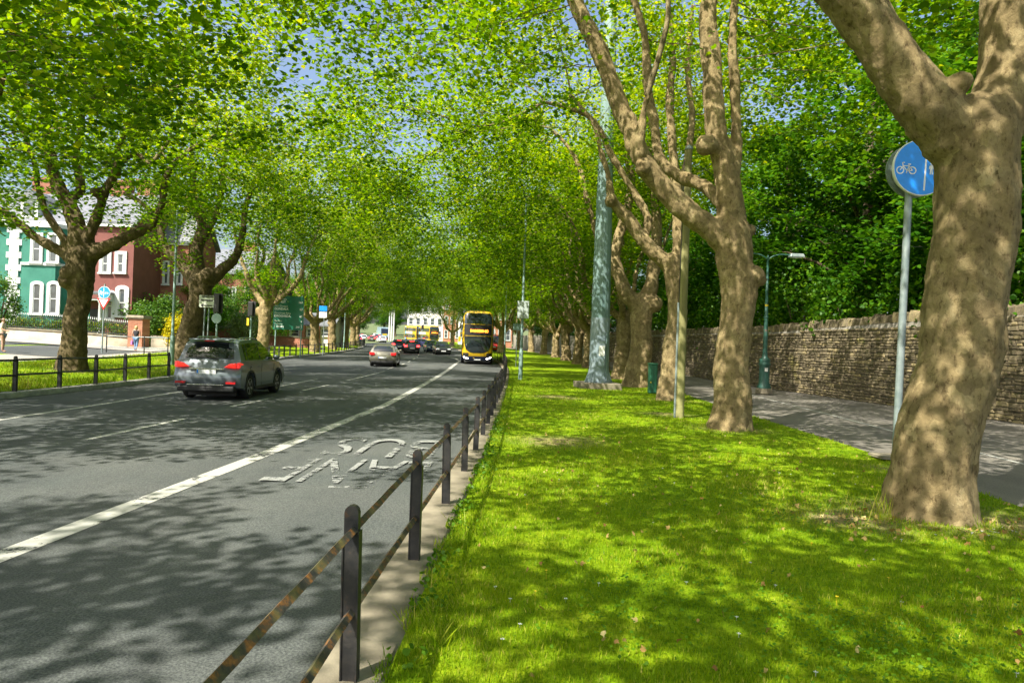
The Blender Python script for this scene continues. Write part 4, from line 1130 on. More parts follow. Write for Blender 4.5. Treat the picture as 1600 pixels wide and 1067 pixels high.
# ================================================================== wooden pole with conduit
p = ground(1063, 651, 0)
t = thing('telegraph_pole', 'weathered greenish wooden telegraph pole with a grey conduit, between two plane trees', 'pole', (p[0], p[1] + .1, -.05))
MB().tube([(0, 0, 0), (0, 0, 3), (.02, 0, 6.75)], [.118, .108, .088], 12).build('pole', 'pole_wood', t)
MB().tube([(-.125, -.03, 0), (-.118, -.03, 2.9)], .03, 6).build('conduit', 'galvanised', t)
MB().tube([(-.115, -.03, 2.9), (-.10, -.02, 4.5), (-.09, -.01, 6.5)], .012, 5).build('cable', 'dark_plastic', t)
MB().lathe([(.10, 0), (.10, .05), (.03, .12)], 10, (.02, 0, 6.75)).build('cap', 'galvanised', t)
w0 = np.array((p[0], p[1] + .1, -.05))
for k, (tx, ty, tz) in enumerate(((14.5, 24, 5.6), (-14, 31, 8.4))):
    e = np.array((tx, ty, tz)) - w0; s0 = np.array((.02, 0, 6.5))
    MB().tube([s0 + (e - s0) * u - np.array((0, 0, .55 * 4 * u * (1 - u))) for u in np.linspace(0, 1, 14)], .009, 4).build('wire', 'dark_plastic', t) if k == 0 else None

# ================================================================== green roadside cabinet
p = ground(1019, 613, 0)
t = thing('roadside_cabinet', 'small dark green rounded cabinet standing behind the mast slab by a trunk', 'cabinet', (p[0], p[1], -.02))
MB().prism(rrect(.34, .30, .07), (0, 0, 0), (1, 0, 0), (0, 1, 0), (0, 0, 1), 1.1).build('body', 'cabinet_green', t, .02)
MB().prism(rrect(.38, .34, .08), (0, 0, 1.1), (1, 0, 0), (0, 1, 0), (0, 0, 1), .07).build('lid', 'cabinet_green', t, .02)
MB().box((-.10, -.152, .42), (.05, .008, .05)).build('badge', 'sign_yellow', t)
MB().box((0, -.153, .55), (.004, .006, .95)).build('door_seam', 'dark_plastic', t)

# ================================================================== street lamps (tall, thin)
def lamp(p, H, side, label, arm=1.6, r0=.085, mat='lamp_grey_green'):
    t = thing('street_lamp', label, 'street lamp', p, 0, 'tall thin street lamps')
    MB().tube([(0, 0, -.1), (0, 0, 1.35)], [r0 * 1.25, r0 * 1.25], 12).build('base', mat, t)
    MB().tube([(0, 0, 1.35), (0, 0, 1.5), (0, 0, H - .6), (side * .05, 0, H - .3)], [r0 * 1.2, r0 * .8, r0 * .5, r0 * .45], 10).build('column', mat, t)
    a = MB().tube([(side * .05, 0, H - .3), (side * .18, 0, H - .08), (side * .5, 0, H), (side * arm, 0, H + .06)], r0 * .4, 8).build('arm', mat, t)
    h = MB()
    for i, (u, w, hh) in enumerate(((0, .06, .05), (.12, .13, .07), (.45, .17, .09), (.75, .12, .06))): pass
    prof = [(0, .05), (.1, .12), (.35, .17), (.6, .15), (.75, .06)]
    V = []; fs = []
    for u, w in prof:
        for k in range(10):
            an = 2 * math.pi * k / 10; V.append((side * (arm - .05 + u), w * math.cos(an), H + .06 + (.10 if math.sin(an) > 0 else .05) * math.sin(an)))
    for i in range(len(prof) - 1):
        for k in range(10): fs.append((i * 10 + k, i * 10 + (k + 1) % 10, (i + 1) * 10 + (k + 1) % 10, (i + 1) * 10 + k))
    h.add(V, fs, True); h.add(V[:10], [tuple(range(10))]); h.add(V[-10:], [tuple(range(10))])
    o = h.build('lantern', 'galvanised', t)
    MB().ball((side * (arm + .32), 0, H + .01), .13, 6, (1.6, .9, .5)).build('bowl', 'lens_off', o)
    return t
p = ground(813, 592, 0)
t = lamp((p[0], p[1], 0), 10.0, -1, 'thin grey-green street lamp with a grey metal box, left of the mast')
z0 = 1.6 + (541.5 - 497) * p[1] / F; z1 = 1.6 + (541.5 - 470) * p[1] / F
for dx in (-.11, .18):
    bx = MB().box((dx, -.02, (z0 + z1) / 2), (.30 if dx < 0 else .26, .34, z1 - z0)).build('equipment_box', 'box_grey', t, .015)
    MB().box((dx, -.195, (z0 + z1) / 2), (.22, .008, (z1 - z0) * .85)).build('box_door', 'box_grey', bx)
p = ground(268, 571, .12)
lamp((p[0], p[1], float(gz(p[0], p[1]))), 10.3, 1, 'thin green street lamp on the left verge in front of the leaning tree', 1.75)
lamp((float(kerb_l(82)) - .9, 82, float(gz(kerb_l(82) - .9, 82))), 10, 1, 'far street lamp on the left verge among the trunks near the silver car')
lamp((float(fence_x(62)) + .6, 62, float(verge_z(62))), 9.6, -1, 'far thin street lamp on the right verge beside the front bus')

# small sign post on the right verge
p = at(806, 572, 50)
t = thing('sign_post', 'thin grey post with a small dark plate on the right verge beyond the lamp', 'sign', (p[0], 50, float(verge_z(50))))
MB().tube([(0, 0, -.1), (0, 0, 3.2)], .038, 8).build('post', 'galvanised', t)
MB().prism(rrect(.62, .5, .04), (0, -.05, 2.9), (1, 0, 0), (0, 0, 1), (0, -1, 0), .012).build('plate', 'mast_upper', t)

# ================================================================== old green lamp post with two arms
p = ground(1196, 615, -.02)
t = thing('old_lamp_post', 'dark green cast-iron lamp post with fluted base and two swan arms beside the wall', 'street lamp', (p[0], p[1] + .2, -.02))
MB().lathe([(.36, 0), (.36, .16), (.33, .22)], 8, smooth=False).build('plinth', 'concrete', t)
MB().lathe([(.29, .22), (.29, .30), (.25, .36), (.25, .42), (.215, .46), (.20, 1.15), (.24, 1.20), (.25, 1.27), (.21, 1.32), (.24, 1.38), (.22, 1.46), (.12, 1.54), (.10, 1.75)], 20).build('base', 'lamp_green', t)
for k in range(12):
    a = k * math.pi / 6
    MB().tube([(.205 * math.cos(a), .205 * math.sin(a), .5), (.197 * math.cos(a), .197 * math.sin(a), 1.12)], .014, 5).build('flute', 'lamp_green', t)
MB().lathe([(.10, 1.75), (.085, 2.6), (.078, 3.2)], 14).build('lower_column', 'lamp_green', t)
MB().lathe([(.075, 3.2), (.095, 3.22), (.095, 3.28), (.068, 3.3), (.06, 4.35), (.075, 4.37), (.075, 4.42), (.055, 4.44), (.045, 5.75), (.06, 5.78), (.02, 5.9)], 14).build('upper_column', 'lamp_green', t)
MB().box((0, -.215, 1.02), (.13, .01, .16)).build('notice', 'sticker_white', t)
MB().lathe([(.083, 0), (.083, .10)], 12, (0, 0, 2.62)).build('band', 'sticker_red', t)
MB().lathe([(.068, 0), (.068, .08)], 12, (0, 0, 3.72)).build('band', 'sign_yellow', t)
for s in (-1, 1):
    A = MB().tube([(0, 0, 5.62)] + [(s * (.5 - .5 * math.cos(u)) * 1.1, 0, 5.62 + .34 * math.sin(u * .9)) for u in np.linspace(.3, 2.0, 7)] + [(s * .95, 0, 5.95)], .026, 8).build('arm', 'lamp_green', t)
    lh = MB().box((s * 1.22, 0, 5.93), (.66, .3, .16), 0, .82).build('lantern', 'galvanised', t, .03)
    MB().box((s * 1.24, 0, 5.835), (.5, .22, .03)).build('bowl', 'lens_off', lh)

# ================================================================== blue cycle-track sign (right)
p = ground(1400, 716, 0)
Ys = p[1]; C = at(1440, 262, Ys)
t = thing('cycle_track_sign', 'large round blue cycle and pedestrian sign on a pole behind the thick trunk', 'sign', (p[0], Ys, 0))
ox = C[0] - p[0]; Rr = 44 * Ys / F; zc = C[2]
lx = .0
MB().tube([(.06, .12, -.1), (.15, .12, zc - .1)], [.06, .056], 12).build('pole', 'galvanised', t)
MB().prism([(-.3, -.25), (.25, -.25), (.25, .2), (-.3, .2)], (0, .1, .0), (1, 0, 0), (0, 1, 0), (0, 0, 1), .04).build('footing', 'concrete', t)
ang = RAD(6); ex = np.array((math.cos(ang), -math.sin(ang) * 0, 0)); ex = np.array((1, 0, 0)); ey = np.array((0, 0, 1)); nn = np.array((0, -1, 0))
circ = lambda r, n=36: [(r * math.cos(2 * math.pi * k / n), r * math.sin(2 * math.pi * k / n)) for k in range(n)]
O = np.array((ox, 0, zc))
MB().prism(circ(Rr * .97), O + (0, .27, 0), ex, ey, nn, .03).build('back_disc', 'galvanised', t)
MB().prism(circ(Rr * .8), O + (0, .24, 0), ex, ey, nn, .19).build('lamp_housing', 'box_grey', t, .02)
f = MB().prism(circ(Rr), O + (0, .05, 0), ex, ey, nn, .05).build('face_disc', 'sign_white', t)
MB().prism(circ(Rr * .968), O, ex, ey, nn, .004).build('blue_field', 'sign_blue', f)
def bar(m, a, b, w, o, d=.004):
    a, b = np.array(a, float), np.array(b, float); u = (b - a) / np.linalg.norm(b - a); v = np.array((-u[1], u[0])) * w / 2
    m.prism([tuple(a - v), tuple(b - v), tuple(b + v), tuple(a + v)], o, ex, ey, nn, d)
def ring(m, c, r, w, o, n=22):
    for k in range(n):
        a0, a1 = 2 * math.pi * k / n, 2 * math.pi * (k + 1) / n
        q = [(c[0] + rr * math.cos(a), c[1] + rr * math.sin(a)) for rr, a in ((r - w, a0), (r, a0), (r, a1), (r - w, a1))]
        m.prism(q, o, ex, ey, nn, .004)
def bicycle(m, c, k, o, flip=1):
    T = lambda x, y: (c[0] + flip * x * k, c[1] + y * k)
    ring(m, T(-.37, 0), .24 * k, .06 * k, o); ring(m, T(.38, 0), .24 * k, .06 * k, o)
    for a, b, w in (((-.37, 0), (-.20, .27), .05), ((-.20, .27), (-.24, .47), .05), ((-.24, .47), (-.10, .47), .05), ((-.20, .27), (.17, .27), .05), ((-.19, .24), (.06, -.03), .055), ((.06, -.03), (.19, .34), .055),
                    ((.10, .38), (.28, .38), .06), ((.17, .27), (.38, 0), .045), ((.06, -.03), (.38, 0), .045), ((.0, -.16), (.10, .08), .04), ((-.02, -.16), (.05, -.16), .05)):
        bar(m, T(*a), T(*b), w * k, o)
m = MB(); bicycle(m, (-.55 * Rr, -.12 * Rr), .58 * Rr * 1.0, O + (0, -.004, 0)); m.build('cycle_symbol', 'sign_white', f)
m = MB(); bar(m, (.10 * Rr, -.82 * Rr), (.17 * Rr, .82 * Rr), .055 * Rr, O + (0, -.004, 0)); m.build('divider', 'sign_white', f)
m = MB(); o2 = O + (0, -.004, 0)
for (hx, hy, k) in ((.34, .02, .42), (.60, .10, .62)):
    m.prism([(hx * Rr + a, (hy + .3 * k) * Rr + b) for a, b in circ(.1 * k * Rr, 12)], o2, ex, ey, nn, .004)
    for a, b, w in (((0, .18), (0, -.2), .2), ((-.14, .1), (-.17, -.18), .07), ((.14, .1), (.17, -.18), .07), ((-.06, -.2), (-.09, -.62), .09), ((.06, -.2), (.09, -.62), .09)):
        bar(m, ((hx + a[0] * k) * Rr, (hy + a[1] * k) * Rr), ((hx + b[0] * k) * Rr, (hy + b[1] * k) * Rr), w * k * Rr, o2)
m.build('pedestrian_symbol', 'sign_white', f)

# ================================================================== left: cycle sign over a yield sign
p = at(159, 551, 38.5); gz0 = float(gz(p[0], 38.5))
t = thing('yield_sign', 'round blue cycle sign above a red and white yield triangle on the left footway', 'sign', (p[0], 38.5, gz0))
MB().tube([(0, 0, -.1), (.03, 0, 3.9)], .042, 10).build('pole', 'galvanised', t)
sc_ = 38.5 / F
zc = at(160, 457, 38.5)[2] - gz0; O = np.array((.05, -.06, zc))
f = MB().prism(circ(9.5 * sc_, 28), O, ex, ey, nn, .02).build('cycle_disc', 'sign_white', t)
MB().prism(circ(8.9 * sc_, 28), O + (0, -.02, 0), ex, ey, nn, .004).build('blue_field', 'sign_blue', f)
m = MB(); bicycle(m, (.42 * 9 * sc_, -.05), .20, O + (0, -.024, 0)); bar(m, (-.02, -.26), (-.02, .26), .03, O + (0, -.024, 0))
for a, b, w in (((-.2, .1), (-.2, -.02), .07), ((-.22, -.02), (-.25, -.14), .035), ((-.18, -.02), (-.15, -.14), .035), ((-.1, .04), (-.1, -.05), .05), ((-.11, -.05), (-.12, -.14), .03)): bar(m, a, b, w, O + (0, -.024, 0))
m.build('symbols', 'sign_white', f)
zt = at(159, 474, 38.5)[2] - gz0; O = np.array((.03, -.05, zt))
tri = lambda s: [(-10.5 * sc_ * s, 8.2 * sc_ * s), (0, -10.5 * sc_ * s), (10.5 * sc_ * s, 8.2 * sc_ * s)]
f = MB().prism(tri(1), O, ex, ey, nn, .018).build('yield_triangle', 'sign_red', t, .01)
MB().prism([(a, b + .035) for a, b in tri(.68)], O + (0, -.02, 0), ex, ey, nn, .004).build('white_field', 'sign_white', f)
text_mesh('YIELD', .10, 'sign_black', 'wording', f, tuple(O + (0, -.0255, .09)), (RAD(90), 0, 0), align='CENTER', ext=.001)

# ================================================================== left: white arrow sign on two posts
def pole_sign(name, label, px, pyb, Y, hpole, cat='sign'):
    q = at(px, pyb, Y); z = float(gz(q[0], Y))
    return thing(name, label, cat, (q[0], Y, z)), q, z
Y = 31.5; t, q, z = pole_sign('arrow_sign', 'small cream rectangular sign with a black left arrow on two posts', 321, 540, Y, 3.5)
sc_ = Y / F; zc = at(321, 471, Y)[2] - z
for dx in (-.13, .06): MB().tube([(dx, 0, -.1), (dx + .05, 0, zc + .2)], .035, 8).build('post', 'galvanised', t)
f = MB().prism(rrect(23 * sc_, 18.5 * sc_, .03), (0, -.05, zc), ex, ey, nn, .02).build('panel', 'sign_cream', t)
m = MB(); o2 = np.array((0, -.072, zc))
bar(m, (-.14, -.19), (.28, -.19), .055, o2); m.prism([(-.27, -.19), (-.12, -.08), (-.15, -.19), (-.12, -.30)], o2, ex, ey, nn, .004); m.build('arrow', 'sign_black', f)
rr_ = random.Random(4)
for row, (zz, x0, x1) in enumerate(((.22, -.24, .27), (.05, -.27, .28))):
    m = MB(); x = x0
    while x < x1:
        w = rr_.uniform(.03, .055); m.box((x + w / 2, -.073, zc + zz), (w * .75, .004, rr_.uniform(.07, .10))); x += w
    m.build('worn_lettering', 'sign_black', f)

# ================================================================== left: traffic signals seen from behind
def signal(px, pyt, pyb, Y, label, disc=True):
    q = at(px, (pyt + pyb) / 2, Y); z = float(gz(q[0], Y)); t = thing('traffic_signal', label, 'traffic light', (q[0], Y, z), 0, 'traffic signals at the left junction')
    zt = at(px, pyt, Y)[2] - z; zb = at(px, pyb, Y)[2] - z; w = .30
    MB().tube([(0, .1, -.1), (0, .1, zt - .1)], .055, 10).build('pole', 'lamp_grey_green', t)
    hd = MB().box((0, -.02, (zt + zb) / 2), (w, .16, zt - zb)).build('head', 'sign_black', t, .02)
    MB().prism(rrect(w + .22, zt - zb + .12, .06), (.03, .09, (zt + zb) / 2), ex, ey, nn, .012).build('backing_board', 'dark_plastic', hd)
    for k in range(3):
        zz = zb + (zt - zb) * (k + .5) / 3
        m = MB().tube([(0, .14, zz), (0, .36, zz - .02)], [.115, .10], 12, cap=False); m.build('visor', 'sign_black', hd)
    if disc: MB().prism(circ(.27, 24), (.02, -.02, zb - .33), ex, ey, nn, .015).build('sign_back', 'lamp_grey_green', t)
    return t
signal(339, 460, 488, 37.5, 'dark traffic signal with a round sign below it, right of the arrow sign')
t = signal(392, 472, 493, 46.5, 'traffic signal half hidden behind the third left trunk', False)
z = t.location[2]; MB().box((-.14, -.06, at(392, 503, 46.5)[2] - z), (.14, .1, .5)).build('push_unit', 'sign_yellow', t)
signal(660, 508, 514, 150, 'far traffic signal in front of the yellow buses', False)

# ================================================================== big green direction sign
Y = 54.5; pl_ = at(451, 489, Y); z = float(gz(pl_[0], Y))
t = thing('direction_sign', 'large green direction sign with white lettering on two posts, left verge', 'sign', (pl_[0], Y, z))
sc_ = Y / F; zc = pl_[2] - z; Wd, Ht = 47.5 * sc_, 52.5 * sc_
for dx in (-.42, .42): MB().tube([(dx * Wd, .06, -.1), (dx * Wd + .04, .06, zc + Ht / 2 + .05)], .055, 10).build('post', 'lamp_grey_green', t)
f = MB().prism(rrect(Wd, Ht, .08), (0, 0, zc), ex, ey, nn, .03).build('panel', 'sign_green', t)
MB().box((.0, .02, zc + Ht / 2 + .18), (.4, .15, .26)).build('bracket_lamp', 'dark_plastic', t)
rows = [('Béal Feirste', 'BELFAST', '160'), ('Dún Dealgan', 'DUNDALK', '83'), ('Droichead Átha', 'DROGHEDA', '43')]
zz = zc + Ht * .42
for ir, en, km in rows:
    text_mesh(ir, .20, 'sign_yellow' if 0 else 'sign_cream', 'place_name', f, (-Wd * .46, -.034, zz - .10), (RAD(90), 0, 0), ext=.001)
    text_mesh(en, .23, 'sign_white', 'place_name', f, (-Wd * .46, -.034, zz - .34), (RAD(90), 0, 0), ext=.001, bold=.004)
    text_mesh(km, .23, 'sign_white', 'distance', f, (Wd * .46, -.034, zz - .34), (RAD(90), 0, 0), ext=.001, align='RIGHT', bold=.004)
    zz -= .56
text_mesh('Aerfort', .2, 'sign_cream', 'place_name', f, (-Wd * .46, -.034, zz - .16), (RAD(90), 0, 0), ext=.001)
text_mesh('6', .23, 'sign_white', 'distance', f, (Wd * .46, -.034, zz - .16), (RAD(90), 0, 0), ext=.001, align='RIGHT')
zz -= .30
text_mesh('Doire', .19, 'sign_cream', 'place_name', f, (-Wd * .38, -.034, zz - .10), (RAD(90), 0, 0), ext=.001)
text_mesh('DERRY', .2, 'sign_white', 'place_name', f, (-Wd * .38, -.034, zz - .32), (RAD(90), 0, 0), ext=.001, bold=.004)
text_mesh('240', .2, 'sign_white', 'distance', f, (Wd * .38, -.034, zz - .32), (RAD(90), 0, 0), ext=.001, align='RIGHT', bold=.004)
for s in (-1, 1):
    m = MB().tube([(s * (Wd * .41 + .05 * math.cos(a) * 1.2), -.034, zz - .2 + .24 * math.sin(a)) for a in np.linspace(-1.2, 1.2, 7)], .014, 4); m.build('bracket_mark', 'sign_white', f)

# ================================================================== small blue and white sign
Y = 62.0; t, q, z = pole_sign('blue_white_sign', 'small sign with blue upper half and white lower half before a left trunk', 503, 540, Y, 3)
sc_ = Y / F; zt = at(503, 482, Y)[2] - z; zb = at(503, 492, Y)[2] - z
MB().tube([(.1, .03, -.1), (.1, .03, zt + .2)], .04, 8).build('post', 'galvanised', t)
MB().box((0, -.02, zt), (12 * sc_, .03, 8 * sc_)).build('blue_plate', 'sign_blue', t)
MB().box((0, -.02, zb), (12 * sc_, .03, 9 * sc_)).build('white_plate', 'sign_white', t)

# ================================================================== pedestrian barrier at the left junction
Y = 39.5
t = thing('pedestrian_barrier', 'low grey steel barrier rail on the left footway beside the walking woman', 'barrier', (at(215, 550, Y)[0], Y, float(gz(at(215, 550, Y)[0], Y))))
bx_ = t.location[0]; zb = t.location[2]
X = [at(px, 550, Y)[0] for px in (166, 225, 262)]
for x in X: MB().tube([(x - bx_, 0, -.1), (x - bx_, 0, 1.05)], .035, 8).build('post', 'black_iron', t)
for h in (1.0, .38):
    for a, b in zip(X[:-1], X[1:]): MB().tube([(a - bx_, 0, h), (b - bx_, 0, h)], .022, 6).build('rail', 'galvanised', t)
# ================================================================== houses on the left
def arch_poly(w, h, arch):
    if not arch: return [(-w / 2, -h / 2), (w / 2, -h / 2), (w / 2, h / 2), (-w / 2, h / 2)]
    r = w / 2; k = .55
    return [(-w / 2, -h / 2), (w / 2, -h / 2), (w / 2, h / 2 - r * k)] + [(r * math.cos(a), h / 2 - r * k + r * k * math.sin(a)) for a in np.linspace(.35, math.pi - .35, 6)] + [(-w / 2, h / 2 - r * k)]
EXv, EYv, NNv = (1, 0, 0), (0, 0, 1), (0, -1, 0)
def window(house, cx, cz, y, w, h, arch=False, trim='white_paint', surround=.16, name='window', sash=True, curtain=False):
    """local coordinates on a front facing -y at depth y"""
    s = MB()
    ow, oh = w + 2 * surround, h + surround
    outer = arch_poly(ow, oh, arch); inner = arch_poly(w, h, arch)
    # surround: ring between the outer and inner outline
    o = np.array((cx, y, cz)); sh = surround / 2
    A = [o + (a, 0, b + sh) for a, b in outer]; B = [o + (a, 0, b) for a, b in inner]; n = len(A); D = np.array((0, -.09, 0))
    V = A + B + [p + D for p in A] + [p + D for p in B]
    fs = []
    for i in range(n):
        j = (i + 1) % n
        fs += [(2 * n + i, 2 * n + j, 3 * n + j, 3 * n + i), (i, j, 2 * n + j, 2 * n + i), (n + j, n + i, 3 * n + i, 3 * n + j)]
    s.add(V, fs)
    wo_ = s.build(name, trim, house)
    MB().prism(inner, (cx, y - .012, cz), EXv, EYv, NNv, .008).build('pane', 'window_glass', wo_)
    MB().box((cx, y - .08, cz - h / 2 - .06), (ow + .1, .2, .12)).build('sill', trim, wo_)
    if sash:
        b = MB().box((cx, y - .035, cz), (w, .03, .07))
        for sx in (-1, 1): b.box((cx + sx * (w / 2 - .03), y - .034, cz - .0), (.06, .028, h * (.9 if arch else 1)))
        b.box((cx, y - .033, cz - h / 2 + .04), (w, .026, .08)); b.build('sash', 'white_paint', wo_)
    return wo_
def gable_roof(house, x0, x1, y0, y1, z, rise, mat='slate', over=.3):
    ym = (y0 + y1) / 2; m = MB()
    V = [(x0 - over, y0 - over, z), (x1 + over, y0 - over, z), (x1 + over, ym, z + rise), (x0 - over, ym, z + rise), (x0 - over, y1 + over, z), (x1 + over, y1 + over, z)]
    V2 = [(a, b, c - .18) for a, b, c in V]
    m.add(V + V2, [(0, 1, 2, 3), (3, 2, 5, 4), (6, 9, 8, 7), (9, 10, 11, 8), (0, 6, 7, 1), (4, 5, 11, 10), (0, 3, 9, 6), (3, 4, 10, 9), (1, 7, 8, 2), (2, 8, 11, 5)])
    r = m.build('roof', mat, house)
    w = MB(); w.add([(x0, y0, z - .1), (x0, y1, z - .1), (x0, ym, z + rise - .2)], [(0, 1, 2)]); w.add([(x1, y0, z - .1), (x1, y1, z - .1), (x1, ym, z + rise - .2)], [(2, 1, 0)])
    return r
def chimney(roof, x, y, z, h=2.0, mat='red_brick'):
    c = MB().box((x, y, z + h / 2), (1.5, .8, h)).box((x, y, z + h + .06), (1.7, 1.0, .16)); o = c.build('chimney', mat, roof)
    return o
def house(name, label, px0, px1, Y, eave_px, depth, wallmat, roofmat='slate', rise=3.2):
    X0, X1 = at(px0, 520, Y)[0], at(px1, 520, Y)[0]; pm = (px0 + px1) / 2
    zb = float(gz((X0 + X1) / 2, Y)); ze = at(pm, eave_px, Y)[2]
    t = thing(name, label, 'house', ((X0 + X1) / 2, Y, zb)); w = X1 - X0; h = ze - zb
    MB().box((0, depth / 2, (h - .6) / 2), (w, depth, h + .6)).build('wall', wallmat, t)
    r = gable_roof(t, -w / 2, w / 2, 0, depth, h + .12, rise, roofmat)
    # gable ends
    for sx in (-1, 1): MB().prism([(0, 0), (depth, 0), (depth / 2, rise - .15)], (-w / 2 + .02 if sx < 0 else w / 2 - .12, 0, h), (0, 1, 0), (0, 0, 1), (1, 0, 0), .1).build('gable', wallmat, t)
    return t, w, h, r
def loc_px(t, px, py, Y):
    q = at(px, py, Y); return q[0] - t.location[0], q[2] - t.location[2]
def pxwin(t, px, py, wpx, hpx, Y, arch=False, dy=0, **k):
    x, z = loc_px(t, px, py, Y); return window(t, x, z, dy, wpx * Y / F, hpx * Y / F, arch, **k)

# green house
Y = 51.0
t, w, h, r = house('green_house', 'green rendered two-storey house with white quoins behind the left tree', -70, 139, Y, 347, 9.5, 'green_render')
chimney(r, w / 2 - .6, 4.7, h + 2.2); chimney(r, -w / 2 + 3, 4.7, h + 2.2)
x, z = loc_px(t, 70, 350, Y); MB().box((0, -.16, h - .1), (w + .1, .32, .36)).build('cornice', 'white_paint', t)
# quoins up the corner pier
x0, _ = loc_px(t, 21, 450, Y); k = 0; zq = .2
while zq < h - .4:
    wq = (24 if k % 2 == 0 else 15) * Y / F
    MB().box((x0, -.05, zq + .235), (wq, .14, .45)).build('quoin', 'white_paint', t); zq += .475; k += 1
# bay
xa, _ = loc_px(t, 39, 400, Y); xb, _ = loc_px(t, 112, 400, Y); hb = h - .5
bay = MB().prism([(xa, 0), (xa + .5, -1.0), (xb - .5, -1.0), (xb, 0)], (0, 0, -.3), (1, 0, 0), (0, 1, 0), (0, 0, 1), hb + .3).build('bay', 'green_render', t)
MB().prism([(xa - .1, 0), (xa + .45, -1.15), (xb - .45, -1.15), (xb + .1, 0)], (0, 0, hb), (1, 0, 0), (0, 1, 0), (0, 0, 1), .3).build('bay_cornice', 'white_paint', t)
_, zs = loc_px(t, 70, 415, Y)
MB().prism([(xa - .08, 0), (xa + .46, -1.1), (xb - .46, -1.1), (xb + .08, 0)], (0, 0, zs - .1), (1, 0, 0), (0, 1, 0), (0, 0, 1), .2).build('band', 'white_paint', t)
Yb = Y - 1.0
for px in (58, 84): pxwin(t, px, 389, 11, 42, Yb, dy=-1.0, surround=.2); pxwin(t, px, 467, 11, 46, Yb, True, dy=-1.0, surround=.24)
pxwin(t, -20, 389, 14, 42, Y, surround=.3); pxwin(t, -20, 467, 14, 46, Y, True, surround=.3)
pxwin(t, 128, 389, 12, 40, Y, surround=.25)
# dormer
x, z = loc_px(t, 44, 330, Y); d = MB().box((x, 1.2, h + 1.0), (1.3, 2.2, 1.5)).build('dormer', 'white_paint', t); MB().box((x, .08, h + 1.05), (.75, .05, .95)).build('pane', 'window_glass', d)
MB().prism([(-.9, 0), (.9, 0), (0, .75)], (x, -.05, h + 1.75), EXv, EYv, (0, 1, 0), 2.4).build('dormer_roof', 'slate', d)

# maroon house with portico
t, w, h, r = house('maroon_house', 'dark red rendered house with arched white-trimmed windows and a columned porch', 139, 204, Y, 349, 9.5, 'maroon_render')
MB().box((0, -.14, h - .1), (w, .28, .34)).build('cornice', 'white_paint', t)
chimney(r, 0, 4.7, h + 2.2)
pxwin(t, 191, 473, 9, 42, Y, True, surround=.3); pxwin(t, 172, 478, 7, 40, Y, True, surround=.22)
for px in (165, 189): pxwin(t, px, 412, 8, 28, Y, surround=.26)
x, z = loc_px(t, 153, 480, Y)
d = MB().box((x, -.04, 1.25), (1.1, .1, 2.5)).build('door', 'sign_black', t, .02); MB().lathe([(.04, 0), (.04, .05)], 8, (x + .35, -.12, 1.2)).build('handle', 'chrome', d)
po = thing('porch', None, None); po.parent = t; bpy.data.objects.remove(po)
for sx in (-1, 1): MB().lathe([(.2, 0), (.2, .2), (.14, .25), (.12, 2.9), (.18, 3.0), (.2, 3.1)], 14, (x + sx * .85, -1.1, 0)).build('column', 'white_paint', t)
MB().box((x, -.6, 3.35), (2.3, 1.3, .5)).build('porch_beam', 'white_paint', t); MB().box((x, -.62, 3.68), (2.5, 1.45, .14)).build('porch_roof', 'slate', t)
MB().box((x, -1.273, 3.36), (1.5, .03, .3)).build('porch_panel', 'maroon_render', t)

# brick house
Y2 = 55.0
t, w, h, r = house('brick_house', 'red brick house with tall narrow white sash windows beside the dark red house', 203, 290, Y2, 378, 5, 'red_brick')
for px, wp in ((213, 7), (231, 7), (241, 4), (260, 6), (281, 6)): pxwin(t, px, 427, wp, 34, Y2, px == 231, surround=.12)
for px, wp in ((232, 8), (262, 7)): pxwin(t, px, 478, wp, 30, Y2, True, surround=.12)
MB().box((0, -.1, h - .1), (w, .2, .25)).build('eaves_board', 'white_paint', t)
chimney(r, -w / 2 + .6, 2.5, h + 2); chimney(r, w / 2 - .8, 2.5, h + 2)
# far brick house
Y3 = 76.0
t, w, h, r = house('brick_house', 'red brick house with pale blue-trimmed windows seen between the second and third left trees', 318, 402, Y3, 428, 9, 'red_brick')
for px in (335, 356, 366, 386): pxwin(t, px, 460, 4, 20, Y3, surround=.12); pxwin(t, px, 498, 4, 20, Y3, surround=.12)
chimney(r, 0, 4.5, h + 2)
# low white building with brick pillars behind the direction sign
Y4 = 84.0
t, w, h, r = house('white_lodge', 'low white building with brick pillars behind the direction sign', 446, 520, Y4, 509, 6, 'white_render', rise=1.6)
for px in (448, 474, 497, 518):
    x, z = loc_px(t, px, 520, Y4); MB().box((x, -.2, (h - .3) / 2), (.6, .5, h + .3)).build('pillar', 'pier_brick', t)
for px in (461, 486, 508): pxwin(t, px, 520, 12, 10, Y4, surround=.08)

